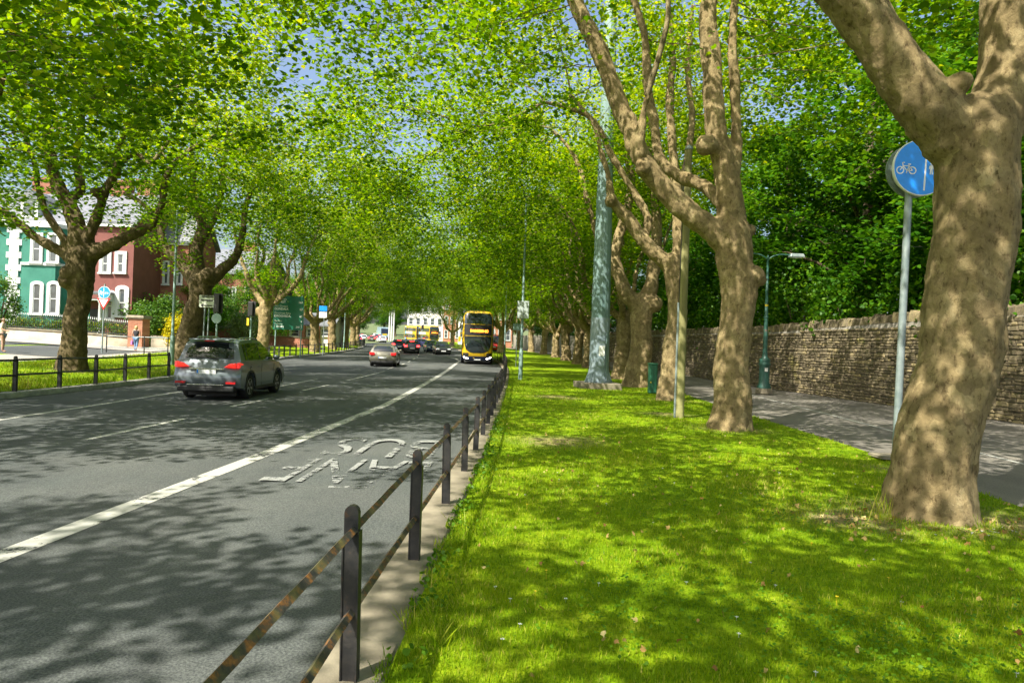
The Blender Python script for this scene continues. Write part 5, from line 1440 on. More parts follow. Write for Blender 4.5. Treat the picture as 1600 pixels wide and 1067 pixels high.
# ---- front garden wall with railings, piers
def low_wall(name, label, xa, xb, Y, hw, rail, mat='wall_render', bars=True):
    zb = float(gz((xa + xb) / 2, Y)); t = thing(name, label, 'wall', ((xa + xb) / 2, Y, zb)); n = max(2, int((xb - xa) / 2)); 
    V = []; fq = []
    for i in range(n + 1):
        x = xa + (xb - xa) * i / n; z = float(gz(x, Y)) - zb
        for y_, z_ in ((-.14, z - .3), (-.14, z + hw), (.14, z + hw), (.14, z - .3)): V.append((x - t.location[0], y_, z_))
    for i in range(n):
        for j in range(3): fq += [i * 4 + j, i * 4 + j + 1, (i + 1) * 4 + j + 1, (i + 1) * 4 + j]
    for e in (0, n): fq += [e * 4 + k for k in range(4)]
    np_mesh('wall', np.array(V), fq, [4] * (len(fq) // 4), mat, t)
    m = MB()
    for i in range(n):
        x0, x1 = [xa + (xb - xa) * k / n for k in (i, i + 1)]; z0, z1 = [float(gz(x, Y)) - zb + hw for x in (x0, x1)]
        m.add([(x0 - t.location[0], -.2, z0), (x1 - t.location[0], -.2, z1), (x1 - t.location[0], .2, z1), (x0 - t.location[0], .2, z0), (x0 - t.location[0], -.2, z0 + .09), (x1 - t.location[0], -.2, z1 + .09), (x1 - t.location[0], .2, z1 + .09), (x0 - t.location[0], .2, z0 + .09)],
              [(0, 1, 5, 4), (1, 2, 6, 5), (2, 3, 7, 6), (3, 0, 4, 7), (4, 5, 6, 7), (3, 2, 1, 0)])
    m.build('coping', 'concrete', t)
    if rail:
        m = MB(); m2 = MB()
        for x in np.arange(xa + .1, xb, .14):
            z = float(gz(x, Y)) - zb + hw + .09
            m.box((x - t.location[0], 0, z + rail / 2), (.022, .022, rail)); m2.box((x - t.location[0], 0, z + rail + .07), (.05, .05, .16), 0, .3)
        for u in (.12, rail - .1):
            z0, z1 = float(gz(xa, Y)) - zb + hw + .09 + u, float(gz(xb, Y)) - zb + hw + .09 + u
            m.tube([(xa - t.location[0], 0, z0), (xb - t.location[0], 0, z1)], .02, 4)
        tag(m.build('railing_bars', 'black_iron', t), kind='stuff'); tag(m2.build('railing_tips', 'white_paint', t), kind='stuff')
    return t
Yw = 46.7
xr = at(204, 520, Yw)[0]
low_wall('garden_wall', 'low tan garden wall with black railings in front of the green house', at(-60, 520, Yw)[0], xr, Yw, .72, .95)
def pier(label, px, Y, wpx, top_px, mat='pier_brick'):
    q = at(px, top_px, Y); z = float(gz(q[0], Y)); w = wpx * Y / F; hh = q[2] - z
    t = thing('gate_pier', label, 'pillar', (q[0], Y, z), 0, 'brick gate piers')
    MB().box((0, 0, (hh - .35) / 2), (w * .88, w * .88, hh - .15)).build('shaft', mat, t)
    MB().box((0, 0, hh - .21), (w, w, .1)).build('neck', 'concrete', t)
    MB().box((0, 0, hh - .08), (w * 1.12, w * 1.12, .16), 0, .9).build('cap', 'concrete', t)
pier('squat brick gate pier beside the walking woman', 218, 46.5, 25, 493)
pier('leftmost of three small brick piers beyond the arrow sign', 336, 62, 12, 509)
pier('middle one of three small brick piers beyond the arrow sign', 351, 62, 12, 510)
pier('rightmost of three small brick piers beyond the arrow sign', 366, 62, 12, 510)
low_wall('garden_wall', 'low garden wall between the squat brick pier and the small piers', at(238, 520, 50)[0], at(330, 520, 50)[0], 50, .8, 0)
low_wall('garden_wall', 'low brown wall behind the direction sign', at(372, 525, 72)[0], at(500, 525, 72)[0], 72, 1.0, 0, 'red_brick')

# ---- buildings beyond the bend
def block(name, label, px0, px1, Y, top_px, wallmat, rows, cols, roof='slate', depth=10, shop=None, z0=None):
    X0, X1 = at(px0, 520, Y)[0], at(px1, 520, Y)[0]; zb = float(road_z(Y)) + .1; ze = at((px0 + px1) / 2, top_px, Y)[2]
    t = thing(name, label, 'building', ((X0 + X1) / 2, Y, zb)); w = X1 - X0; h = ze - zb
    MB().box((0, depth / 2, (h - .5) / 2), (w, depth, h + .5)).build('wall', wallmat, t)
    rf = gable_roof(t, -w / 2, w / 2, 0, depth, h + .12, 3.0, roof)
    for i in range(cols):
        for j in range(rows):
            cz = h * (j + .55) / rows
            window(t, -w / 2 + w * (i + .5) / cols, cz, 0, min(1.3, w / cols * .5), h / rows * .5, surround=.12)
    if shop: MB().box((0, -.25, 1.5), (w * .96, .5, 3.0)).build('shop_front', shop, t)
    chimney(rf, w * .3, depth / 2, h + 2)
    return t
block('white_terrace', 'bright white rendered terrace behind the two distant yellow buses', 636, 692, 188, 474, 'white_render', 3, 5)
block('brick_terrace', 'orange-red brick terrace right of the distant yellow buses', 692.5, 728, 186, 468, 'pier_brick', 3, 4)
block('white_shop', 'small white shop building between the brick terrace and the front bus', 716, 752, 160, 500, 'white_render', 1, 3, depth=6)
block('brick_block', 'red brick block glimpsed through the trees right of the front bus', 764, 800, 158, 445, 'pier_brick', 3, 3)
# ================================================================== vehicles (local: +y forward, +x right, origin on the ground)
def arcpts(cy_, cz, r, a0, a1, n=8): return [(cy_ + r * math.cos(a), cz + r * math.sin(a)) for a in np.linspace(RAD(a0), RAD(a1), n)]
CARS = {
 'suv': dict(L=4.64, W=1.83, wr=.36, wf=1.38, wb=-1.33, body=[(-2.22, .36), (-2.31, .50), (-2.33, .70), (-2.27, .80), (-2.22, .98), (-2.16, 1.12)], bonnet=[(1.02, 1.08), (1.55, 1.02), (2.0, .92), (2.24, .78), (2.32, .58), (2.28, .36), (2.18, .27)],
             green=[(-2.17, 1.10), (-2.10, 1.30), (-1.93, 1.58), (-1.72, 1.66), (-1.0, 1.71), (0, 1.70), (.42, 1.60), (.80, 1.38), (1.18, 1.07)], roofw=.60, rear=(0, 2, .72, .6), pillar=(-1.45, -.35, .62)),
 'hatch': dict(L=4.2, W=1.78, wr=.32, wf=1.28, wb=-1.25, body=[(-2.02, .32), (-2.10, .48), (-2.10, .64), (-2.04, .76), (-2.0, .92), (-1.92, .98)], bonnet=[(.98, .96), (1.5, .89), (1.86, .78), (2.06, .62), (2.1, .45), (2.06, .30), (1.96, .22)],
             green=[(-1.93, .97), (-1.80, 1.15), (-1.52, 1.38), (-1.30, 1.44), (-.6, 1.49), (.1, 1.46), (.42, 1.36), (.75, 1.2), (1.12, .95)], roofw=.56, rear=(0, 2, .70, .56), pillar=(-1.1, -.2, .55)),
 'saloon': dict(L=4.6, W=1.8, wr=.32, wf=1.38, wb=-1.32, body=[(-2.2, .32), (-2.29, .48), (-2.28, .66), (-2.26, .9), (-2.2, .98), (-1.75, 1.0)], bonnet=[(1.0, .95), (1.6, .88), (2.0, .77), (2.22, .62), (2.3, .45), (2.25, .3), (2.12, .22)],
             green=[(-1.78, .99), (-1.5, 1.14), (-1.12, 1.36), (-.85, 1.42), (-.3, 1.46), (.2, 1.43), (.5, 1.33), (.8, 1.17), (1.15, .94)], roofw=.56, rear=(0, 2, .68, .56), pillar=(-.95, -.1, .55)),
 'van': dict(L=5.2, W=2.0, wr=.35, wf=1.55, wb=-1.55, body=[(-2.5, .35), (-2.58, .5), (-2.58, 1.2)], bonnet=[(1.95, 1.15), (2.3, 1.0), (2.52, .8), (2.58, .5), (2.5, .3), (2.3, .25)],
             green=[(-2.58, 1.18), (-2.56, 1.9), (-2.5, 2.25), (-2.3, 2.36), (0, 2.4), (.9, 2.36), (1.2, 2.2), (1.65, 1.7), (2.1, 1.14)], roofw=.86, rear=(0, 2, .7, .66), pillar=(.2, .25, .9)),
}
def build_car(kind, name, label, paint, detail=2, lights='tail_red', brake=False, head='lens_off', group=None, rails=False):
    c = CARS[kind]; W2 = c['W'] / 2; t = thing(name, label, 'van' if kind == 'van' else 'car', group=group)
    wr = c['wr']; ar = wr + .06
    low = [(p[0], p[1]) for p in c['body']]
    bottom = [(c['wf'] + ar, .27)] + arcpts(c['wf'], wr, ar, -12, 192, 9) + [(c['wf'] - ar - .02, .24), (c['wb'] + ar + .02, .24)] + arcpts(c['wb'], wr, ar, -12, 192, 9) + [(c['wb'] - ar - .02, .30)]
    out = low + c['bonnet'] + bottom
    ytop = max(p[0] for p in out); ybot = min(p[0] for p in out)
    def sh(y, x):
        u = abs(x) / W2
        if y > ytop - .7: return -(.22 * u ** 2.5) * ((y - ytop + .7) / .7)
        if y < ybot + .4: return (.14 * u ** 3) * ((ybot + .4 - y) / .4)
        return 0
    def hw(z): return W2 * (1 - .055 * max(0, (z - .75) / .4)) * (1 - .04 * max(0, (.45 - z) / .25))
    cols = [-1, -.86, -.55, 0, .55, .86, 1]; m = MB(); V = []; n = len(out)
    for u in cols:
        for (y, z) in out: x = u * hw(z); V.append((x, y + sh(y, x), z))
    fs = []
    for k in range(len(cols) - 1):
        for i in range(n): j = (i + 1) % n; fs.append((k * n + i, k * n + j, (k + 1) * n + j, (k + 1) * n + i))
    m.add(V, fs, True); m.add(V[:n][::-1], [tuple(range(n))]); m.add(V[-n:], [tuple(range(n))])
    body = m.build('body', paint, t)
    bm = bmesh.new(); bm.from_mesh(body.data); bmesh.ops.remove_doubles(bm, verts=bm.verts, dist=.0005); bmesh.ops.recalc_face_normals(bm, faces=bm.faces); bm.to_mesh(body.data); bm.free()
    b = body.modifiers.new('bevel', 'BEVEL'); b.width = .035; b.segments = 3; b.limit_method = 'ANGLE'; b.angle_limit = RAD(40)
    # wheel wells
    MB().box((0, c['wf'], .36), (c['W'] - .5, ar * 2 + .1, .5)).build('wheel_well', 'dark_plastic', t)
    MB().box((0, c['wb'], .36), (c['W'] - .5, ar * 2 + .1, .5)).build('wheel_well', 'dark_plastic', t)
    # cabin
    g = c['green']; zb, zt = g[0][1], max(p[1] for p in g); hb = hw(zb) * .985; ht = c['roofw'] / .9 * 1.0
    def gw(z): return hb + (ht - hb) * (z - zb) / (zt - zb)
    ng = len(g); cc = [-1, -.8, -.4, 0, .4, .8, 1]; V = []; m = MB()
    crown = lambda u, z: .035 * (1 - u * u) * ((z - zb) / (zt - zb))
    for u in cc:
        for (y, z) in g: V.append((u * gw(z), y + (.10 * u * u if y < g[2][0] else 0) - (.16 * u * u if y > .3 else 0), z + crown(u, z)))
    fs = [(k * ng + i, k * ng + i + 1, (k + 1) * ng + i + 1, (k + 1) * ng + i) for k in range(len(cc) - 1) for i in range(ng - 1)]
    m.add(V, fs, True); m.add(V[:ng], [tuple(range(ng))[::-1]]); m.add(V[-ng:], [tuple(range(ng))])
    cab = m.build('cabin', paint, t)
    b = cab.modifiers.new('bevel', 'BEVEL'); b.width = .05; b.segments = 3; b.limit_method = 'ANGLE'; b.angle_limit = RAD(40)
    def along(i0, i1, k):
        P = [np.array(g[i], float) for i in range(i0, i1 + 1)]; d = [0] + list(np.cumsum([np.linalg.norm(b_ - a_) for a_, b_ in zip(P[:-1], P[1:])])); s = d[-1] * k
        return np.array([np.interp(s, d, [p[q] for p in P]) for q in (0, 1)])
    def glass(name, i0, i1, k0, k1, f0, f1, sgn):
        V = []; us = np.linspace(-1, 1, 9); ks = np.linspace(k0, k1, 6)
        for k in ks:
            y, z = along(i0, i1, k); f_ = f0 + (f1 - f0) * (k - k0) / (k1 - k0)
            for u in us:
                uu = u * f_; V.append((uu * gw(z), y + (.10 * uu * uu if y < g[2][0] else 0) - (.16 * uu * uu if y > .3 else 0) + sgn * .022, z + crown(uu, z) + .016))
        fs = [(i * 9 + j, i * 9 + j + 1, (i + 1) * 9 + j + 1, (i + 1) * 9 + j) for i in range(5) for j in range(8)]
        return MB().add(V, fs, True).build(name, 'car_glass', t)
    if kind != 'van': glass('rear_window', 0, 2, .12, .93, .80, .84, -1)
    glass('windscreen', ng - 4, ng - 1, .16, .95, .86, .84, 1)
    # side windows: inset copies of the cabin side, split by the door pillars
    yr, ymid, _ = c['pillar']
    top = lambda y: float(np.interp(y, [p[0] for p in g], [p[1] for p in g])) - .085
    lo = zb + .03
    y0 = g[1][0] + .42 if kind != 'van' else .35; y1 = g[-1][0] - .22
    segs = [(y0, yr - .03), (yr + .03, ymid - .03), (ymid + .03, y1)] if kind != 'van' else [(.35, y1)]
    for s in (-1, 1):
        for a, b_ in segs:
            ysn = np.linspace(a, b_, 6); P = [(y, lo) for y in ysn] + [(y, max(lo + .01, top(y))) for y in ysn[::-1]]
            V = [(s * (gw(z) + .008), y, z) for y, z in P]
            MB().add(V, [tuple(range(len(V))) if s > 0 else tuple(range(len(V)))[::-1]]).build('side_window', 'car_glass', t)
        mi = MB().ball((s * (hw(.95) + .10), g[-1][0] - .35, lo + .06), .1, 6, (1.1, .7, .8)).build('mirror', paint if detail > 1 else 'dark_plastic', t)
    # wheels
    wm = MB().lathe([(wr * .62, -.10), (wr * .93, -.11), (wr, -.07), (wr, .07), (wr * .93, .11), (wr * .62, .10)], 24).mesh('wheel'); wm.materials.append(MATS['rubber'])
    rmb = MB().lathe([(wr * .66, -.02), (wr * .66, .085), (wr * .60, .09), (wr * .58, .06), (.02, .06)], 20); 
    for k in range(5):
        a = 2 * math.pi * k / 5
        rmb.prism([(-.035, .05), (.035, .05), (.028, wr * .62), (-.028, wr * .62)], (0, 0, .062), (-math.sin(a), math.cos(a), 0), (math.cos(a), math.sin(a), 0), (0, 0, 1), .025)
    rm_ = rmb.mesh('rim'); rm_.materials.append(MATS['rim_metal'])
    for s in (-1, 1):
        for y in (c['wf'], c['wb']):
            o = bpy.data.objects.new('wheel', wm); COL.objects.link(o); o.parent = t; o.location = (s * (W2 - .125), y, wr); o.rotation_euler = (0, s * math.pi / 2, 0)
            q = bpy.data.objects.new('rim', rm_); COL.objects.link(q); q.parent = o; q.location = (0, 0, .015)
    # rear: lamps, plate, bumper
    yb = ybot; zl = c['body'][-2][1] - .03 if kind != 'van' else 1.0
    suv = kind == 'suv'
    for s in (-1, 1):
        la = MB()
        if suv:
            la.prism([(s * .46, .93), (s * .80, .90), (s * .80, 1.06), (s * .62, 1.03)], (0, -2.24, 0), (1, 0, 0), (0, 0, 1), (0, -1, 0), .06)
            la.prism([(-2.26, .90), (-1.82, 1.02), (-2.14, 1.07), (-2.24, 1.06)], (s * .80, 0, 0), (0, 1, 0), (0, 0, 1), (s, 0, 0), .085)
        elif kind == 'van': la.box((s * .9, yb + .02, 1.15), (.14, .1, .5))
        else:
            la.box((s * (W2 - .20), yb + .10, zl - .02), (.30, .16, .17)); la.box((s * (W2 - .045), yb + .24, zl), (.06, .22, .16))
        la.build('tail_lamp', 'brake_lit' if brake else lights, t, .02)
        MB().box((s * (W2 - .26), ytop - .14, .66), (.36, .18, .14)).build('headlamp', head, t, .03)
        if suv: MB().box((s * .68, -2.315, .50), (.26, .05, .055)).build('reflector', 'reflector_red', t)
    if brake: MB().box((0, along(0, 2, .97)[0] - .03, along(0, 2, .97)[1] + .03), (.5, .04, .04)).build('brake_bar', 'brake_lit', t)
    zp = {'suv': .80, 'hatch': .62, 'saloon': .62, 'van': .7}[kind]
    yp = np.interp(zp, [p[1] for p in c['body']], [p[0] for p in c['body']])
    pl = MB().box((0, yp - .022, zp), (.52, .02, .115)).build('number_plate', 'plate_white', t); MB().box((-.235, yp - .034, zp), (.04, .006, .1)).build('blue_strip', 'sign_blue', pl)
    MB().box((0, ytop + .006, .45), (.52, .02, .115)).build('number_plate', 'plate_white', t)
    MB().box((0, ytop - .035, .62), (.8, .08, .16)).build('grille', 'dark_plastic', t, .02)
    rb = MB().box((0, ybot + .12, .33), (c['W'] * .84, .26, .15)).build('lower_bumper', 'dark_plastic', t, .03)
    if suv:
        MB().box((0, -2.335, .44), (1.0, .03, .035)).build('bumper_trim', 'chrome', t, .008)
        MB().box((0, -2.285, .875), (.95, .04, .035)).build('tailgate_trim', 'chrome', t, .008)
        MB().box((0, -1.98, 1.685), (1.14, .34, .05)).build('spoiler', paint, t, .02)
        MB().box((0, -2.13, 1.655), (.26, .03, .03)).build('high_brake_lamp', 'reflector_red', t)
        MB().tube([(.28, -2.19, 1.14), (-.1, -2.165, 1.2), (-.42, -2.17, 1.17)], .012, 4).build('wiper', 'dark_plastic', t)
        for s in (-1, 1):
            MB().tube([(s * .56, -1.6, 1.70), (s * .58, -1.45, 1.755), (s * .58, -.3, 1.775), (s * .57, .1, 1.745), (s * .56, .2, 1.70)], .02, 6).build('roof_rail', 'chrome', t)
            MB().box((s * (W2 - .008), .02, .30), (.05, 1.9, .10)).build('sill_trim', 'dark_plastic', t, .01)
            for y in (-1.33, 1.38): 
                m = MB()
                A = [(y + r_ * math.cos(a), wr + r_ * math.sin(a)) for r_ in (ar, ar + .06) for a in (np.linspace(0, math.pi, 12) if r_ == ar else np.linspace(math.pi, 0, 12))]
                m.prism(A, (s * (W2 - .02), 0, 0), (0, 1, 0), (0, 0, 1), (s, 0, 0), .035); m.build('arch_trim', 'dark_plastic', t)
    if detail > 1:
        for s in (-1, 1):
            for y in (c['pillar'][1], c['pillar'][0] + .08, g[-1][0] - .28):
                MB().box((s * (hw(.7) - .001), y, .66), (.006, .012, .72)).build('door_seam', 'dark_plastic', t)
            for y in (c['pillar'][1] - .18, c['pillar'][0] + .22): MB().box((s * (hw(.92) + .012), y, .93), (.03, .17, .03)).build('door_handle', paint, t, .008)
    MB().tube([(.1, -.9, zt - .02), (.1, -1.05, zt + .16)], .006, 4).build('aerial', 'dark_plastic', t)
    return t
def put_car(t, x, y, head, z=None):
    """heading in degrees, 0 = away from the camera"""
    zz = float(road_z(y)) if z is None else z
    a = RAD(head); sl_ = (float(road_z(y + 1)) - float(road_z(y - 1))) / 2 * math.cos(a)
    t.location = (x, y, zz); t.rotation_euler = (math.atan(sl_), 0, a); return t
s = build_car('suv', 'parked_suv', 'dark grey sport utility car driving away in the middle of the road', 'paint_grey', lights='tail_red'); s.name = 'suv_car'
put_car(s, -8.55, 21.2, 3)
s = build_car('hatch', 'car', 'silver hatchback driving away, ahead of the dark grey sport utility car', 'paint_silver'); put_car(s, -8.75, 47.5, 5)
s = build_car('hatch', 'car', 'black car with lit red brake lights, the nearer of two braking cars', 'paint_black', 1, brake=True); put_car(s, -11.75, 80, 10); black = s
s = build_car('hatch', 'car', 'dark blue car with lit brake lights, the farther of two braking cars', 'paint_navy', 1, brake=True); put_car(s, -14.6, 88, 12); navy = s
s = copy_tree(black, label='black oncoming car left of the front bus'); put_car(s, -8.1, 79, 192)
for ch in [c for c in kids(s) if c.name.startswith(('tail_lamp', 'brake_bar'))]: ch.data = ch.data.copy(); ch.data.materials[0] = MATS['tail_red']
s = copy_tree(navy, label='dark blue oncoming car behind the black oncoming car'); put_car(s, -10.3, 88, 194)
for ch in [c for c in kids(s) if c.name.startswith(('tail_lamp', 'brake_bar'))]: ch.data = ch.data.copy(); ch.data.materials[0] = MATS['tail_red']
s = build_car('saloon', 'car', 'violet-blue car turning in front of the distant yellow buses', 'paint_violet', 1); put_car(s, -16.6, 122, 120)
w0 = build_car('hatch', 'car', 'white car, front one at the right of the far queue', 'paint_white', 1, group='cars queueing far up the road'); put_car(w0, -30.6, 160, 22)
w1 = build_car('saloon', 'car', 'silver car in the far queue just left of the white car', 'paint_silver', 1, group='cars queueing far up the road', brake=True); put_car(w1, -34.5, 166, 22)
w2 = build_car('hatch', 'car', 'dark blue car with red lights at the left of the far queue', 'paint_navy', 1, group='cars queueing far up the road', brake=True); put_car(w2, -34.6, 152, 22)
for P, x, y, lb in ((w0, -38.5, 176, 'white car farther up the queue beside the blue truck'), (w2, -36.5, 186, 'dark blue car far up the queue near the blue truck'), (w1, -42, 190, 'silver car at the far left end of the queue'), (w0, -41, 204, 'white car farthest up the hill in the queue')):
    s = copy_tree(P, label=lb); put_car(s, x, y, 22)
s = build_car('van', 'van', 'bright red van partly hidden behind the right edge of the front bus', 'paint_red', 1); put_car(s, -2.6, 100, 200, float(verge_z(100)))

# ---- double-deck buses
HB = 4.3; 
def se(a, e=6): return (math.copysign(abs(math.cos(a)) ** (2 / e), math.cos(a)), math.copysign(abs(math.sin(a)) ** (2 / e), math.sin(a)))
def build_bus(label, dest=True, rear='bus_yellow'):
    t = thing('double_deck_bus', label, 'bus'); L2 = 5.2; hx = 1.25; zc = (HB + .28) / 2; hz = (HB - .28) / 2
    N = 48; ang = np.linspace(0, 2 * math.pi, N, endpoint=False); R = np.array([se(a) for a in ang])
    def yf(x, z):
        s = (abs(x / hx) ** 6 + abs((z - zc) / hz) ** 6) ** (1 / 6); s = min(s, 1)
        return 4.72 + .48 * math.sqrt(max(0, 1 - s ** 3.2)) - .05 * max(0, z - 2.2)
    rings = [(-5.2, .93), (-5.12, 1), (-1.4, 1)]
    V = []; fs = []
    def ringv(y, s): return [(hx * s * a, y, zc + hz * s * b) for a, b in R]
    st = [ringv(-5.2, .94), ringv(-5.08, 1), ringv(-2.0, 1), ringv(4.6, 1)]
    for s in (.995, .97, .93, .86, .7, .45, .2): st.append([(x, yf(x, z), z) for x, _, z in ringv(0, s)])
    for k, r_ in enumerate(st): V += r_
    for k in range(len(st) - 1):
        for i in range(N): j = (i + 1) % N; fs.append((k * N + i, k * N + j, (k + 1) * N + j, (k + 1) * N + i))
    m = MB().add(V, fs, True); m.add(st[0], [tuple(range(N))]); m.add(st[-1], [tuple(range(N))[::-1]])
    m.build('body', 'bus_yellow', t)
    def patch(name, zs, wf, mat, off=.012, parent=t, nx=13, x0=None, x1=None):
        V = []
        for z in zs:
            a, b = (-wf(z), wf(z)) if x0 is None else (x0(z), x1(z))
            for x in np.linspace(a, b, nx): V.append((x, yf(x, z) + off, z))
        nz = len(zs); fs = [(i * nx + j, (i + 1) * nx + j, (i + 1) * nx + j + 1, i * nx + j + 1) for i in range(nz - 1) for j in range(nx - 1)]
        return MB().add(V, fs, True).build(name, mat, parent)
    wfull = lambda z: float(np.interp(z, [.93, .97, 1.05, 1.2, 1.5, 2.2, 3.9, 4.05, 4.13], [.3, .55, .75, .92, 1.04, 1.1, 1.1, 1.04, .9]))
    patch('lower_windscreen', np.concatenate([[.93, .97, 1.02, 1.1], np.linspace(1.2, 2.28, 7)]), wfull, 'bus_glass')
    patch('destination_band', np.linspace(2.33, 3.22, 6), wfull, 'sign_black', .010)
    patch('upper_windscreen', np.concatenate([np.linspace(3.25, 3.9, 5), [4.0, 4.07, 4.12]]), wfull, 'bus_glass')
    patch('trim_line', [3.20, 3.26], lambda z: .55, 'bus_yellow', .016)
    patch('front_skirt', np.linspace(.31, .66, 5), lambda z: 1.14 - .25 * max(0, .42 - z), 'bus_blue', .012)
    for s in (-1, 1):
        patch('lamp_pod', np.linspace(.5, .92, 4), None, 'dark_plastic', .016, nx=5, x0=lambda z, s=s: s * .72 if s > 0 else -1.16 , x1=lambda z, s=s: 1.16 if s > 0 else -.72)
        hl = MB()
        P = [(s * 1.10, .62), (s * 1.02, .56), (s * .9, .51), (s * .72, .47)]
        hl.tube([(x, yf(x, z) + .03, z) for x, z in P], .045, 6); hl.build('headlamp', 'lamp_clear', t)
        mi = MB().tube([(s * 1.2, 4.9, 2.5), (s * 1.42, 5.15, 2.5), (s * 1.45, 5.2, 2.2)], .025, 6).box((s * 1.46, 5.2, 2.0), (.2, .12, .42)); mi.build('mirror', 'bus_yellow' if s > 0 else 'dark_plastic', t)
    d_ = MB(); rr_ = random.Random(8); x = -.62
    while x < .38:
        w = rr_.uniform(.05, .085); d_.box((-(x + w / 2), yf(x, 2.7) + .03, 2.7), (w * .7, .01, rr_.uniform(.16, .24))); x += w
    d_.build('destination_text', 'led_orange', t)
    text_mesh('40', .36, 'led_orange', 'route_number', t, (-.46, yf(.6, 2.7) + .05, 2.57), (RAD(90), 0, math.pi), ext=.004)
    MB().box((0, yf(0, .4) + .03, .42), (.52, .02, .12)).build('number_plate', 'plate_white', t)
    MB().box((.28, yf(0, .5) + .025, .56), (.12, .02, .09)).build('badge', 'bus_yellow', t)
    # sides
    for s in (-1, 1):
        for z0, z1 in ((1.25, 2.15), (2.85, 3.68)):
            for y0 in np.arange(-4.7, 3.6, 1.38):
                MB().box((s * 1.252, y0 + .66, (z0 + z1) / 2), (.02, 1.3, z1 - z0)).build('side_window', 'bus_glass', t)
        MB().box((s * 1.25, -3.9, 2.3), (.016, 1.0, 3.2)).build('rear_panel', 'bus_sky', t)
        MB().box((s * 1.249, -.6, 2.5), (.014, 5.4, .5)).build('advert_panel', 'bus_white', t)
        MB().box((s * 1.249, 0, .52), (.016, 9.0, .42)).build('skirt', 'bus_blue', t)
        for y in (-3.0, 2.9):
            o = MB().lathe([(.3, -.14), (.47, -.13), (.5, -.08), (.5, .08), (.47, .13), (.3, .14)], 24).build('wheel', 'rubber', t); o.location = (s * 1.16, y, .5); o.rotation_euler = (0, s * math.pi / 2, 0)
            q = MB().lathe([(.3, 0), (.3, .12), (.1, .08)], 16).build('rim', 'rim_metal', o)
    MB().box((0, 0, .4), (2.1, 9.6, .45)).build('chassis', 'dark_plastic', t)
    return t
bus = build_bus('yellow and dark blue double-deck bus facing the camera in the right lane')
put_car(bus, -3.1, 59.8, 180 + 4)
for x, y, hd, lb in ((-20.0, 163, 180 + 22, 'distant yellow double-deck bus in the sun, the right one of two'), (-24.6, 172, 180 + 25, 'distant yellow double-deck bus seen from its side, the left one of two')):
    b = copy_tree(bus, label=lb); put_car(b, x, y, hd)
# ---- blue truck in the far queue
t = thing('blue_truck', 'light blue box truck driving away up the far queue', 'truck')
MB().box((0, -.6, 2.1), (2.45, 5.0, 2.7)).build('cargo_box', 'paint_lightblue', t, .05)
MB().box((0, 2.7, 1.55), (2.3, 1.5, 1.9)).build('cab', 'paint_lightblue', t, .12)
MB().box((0, 3.46, 1.95), (2.0, .03, .8)).build('windscreen', 'car_glass', t)
MB().box((0, -3.12, 2.35), (2.1, .04, 1.5)).build('rear_door', 'paint_navy', t)
MB().box((0, 0, .62), (1.9, 6.4, .3)).build('chassis', 'dark_plastic', t)
for s in (-1, 1):
    MB().box((s * 1.0, -3.15, .75), (.3, .06, .16)).build('tail_lamp', 'tail_red', t)
    for y in (-1.8, 2.4):
        o = MB().lathe([(.28, -.13), (.45, -.12), (.47, 0), (.45, .12), (.28, .13)], 20).build('wheel', 'rubber', t); o.location = (s * 1.05, y, .47); o.rotation_euler = (0, math.pi / 2, 0)
MB().box((0, -3.14, 1.45), (1.2, .02, .4)).build('number_panel', 'sign_yellow', t)
put_car(t, -37.2, 196, 22)
# ---- three white poles with an arm, far
for i, (px, lb) in enumerate(((608, 'leftmost of three tall white poles beyond the bend'), (611.5, 'middle one of three tall white poles beyond the bend'), (615, 'rightmost of three tall white poles beyond the bend'))):
    q = at(px, 520, 178); t = thing('white_pole', lb, 'pole', (q[0], 178, float(road_z(178))), 0, 'white poles beyond the bend')
    MB().tube([(0, 0, 0), (0, 0, 12.5 + i * .8)], [.2, .14], 8).build('shaft', 'white_paint', t)
    if i == 0: MB().tube([(0, 0, 9.2), (-3.2, 0, 9.5)], .1, 6).build('arm', 'white_paint', t)
    if i == 2: MB().box((.6, 0, 12.9), (1.0, .3, .25)).build('lamp_head', 'white_paint', t)

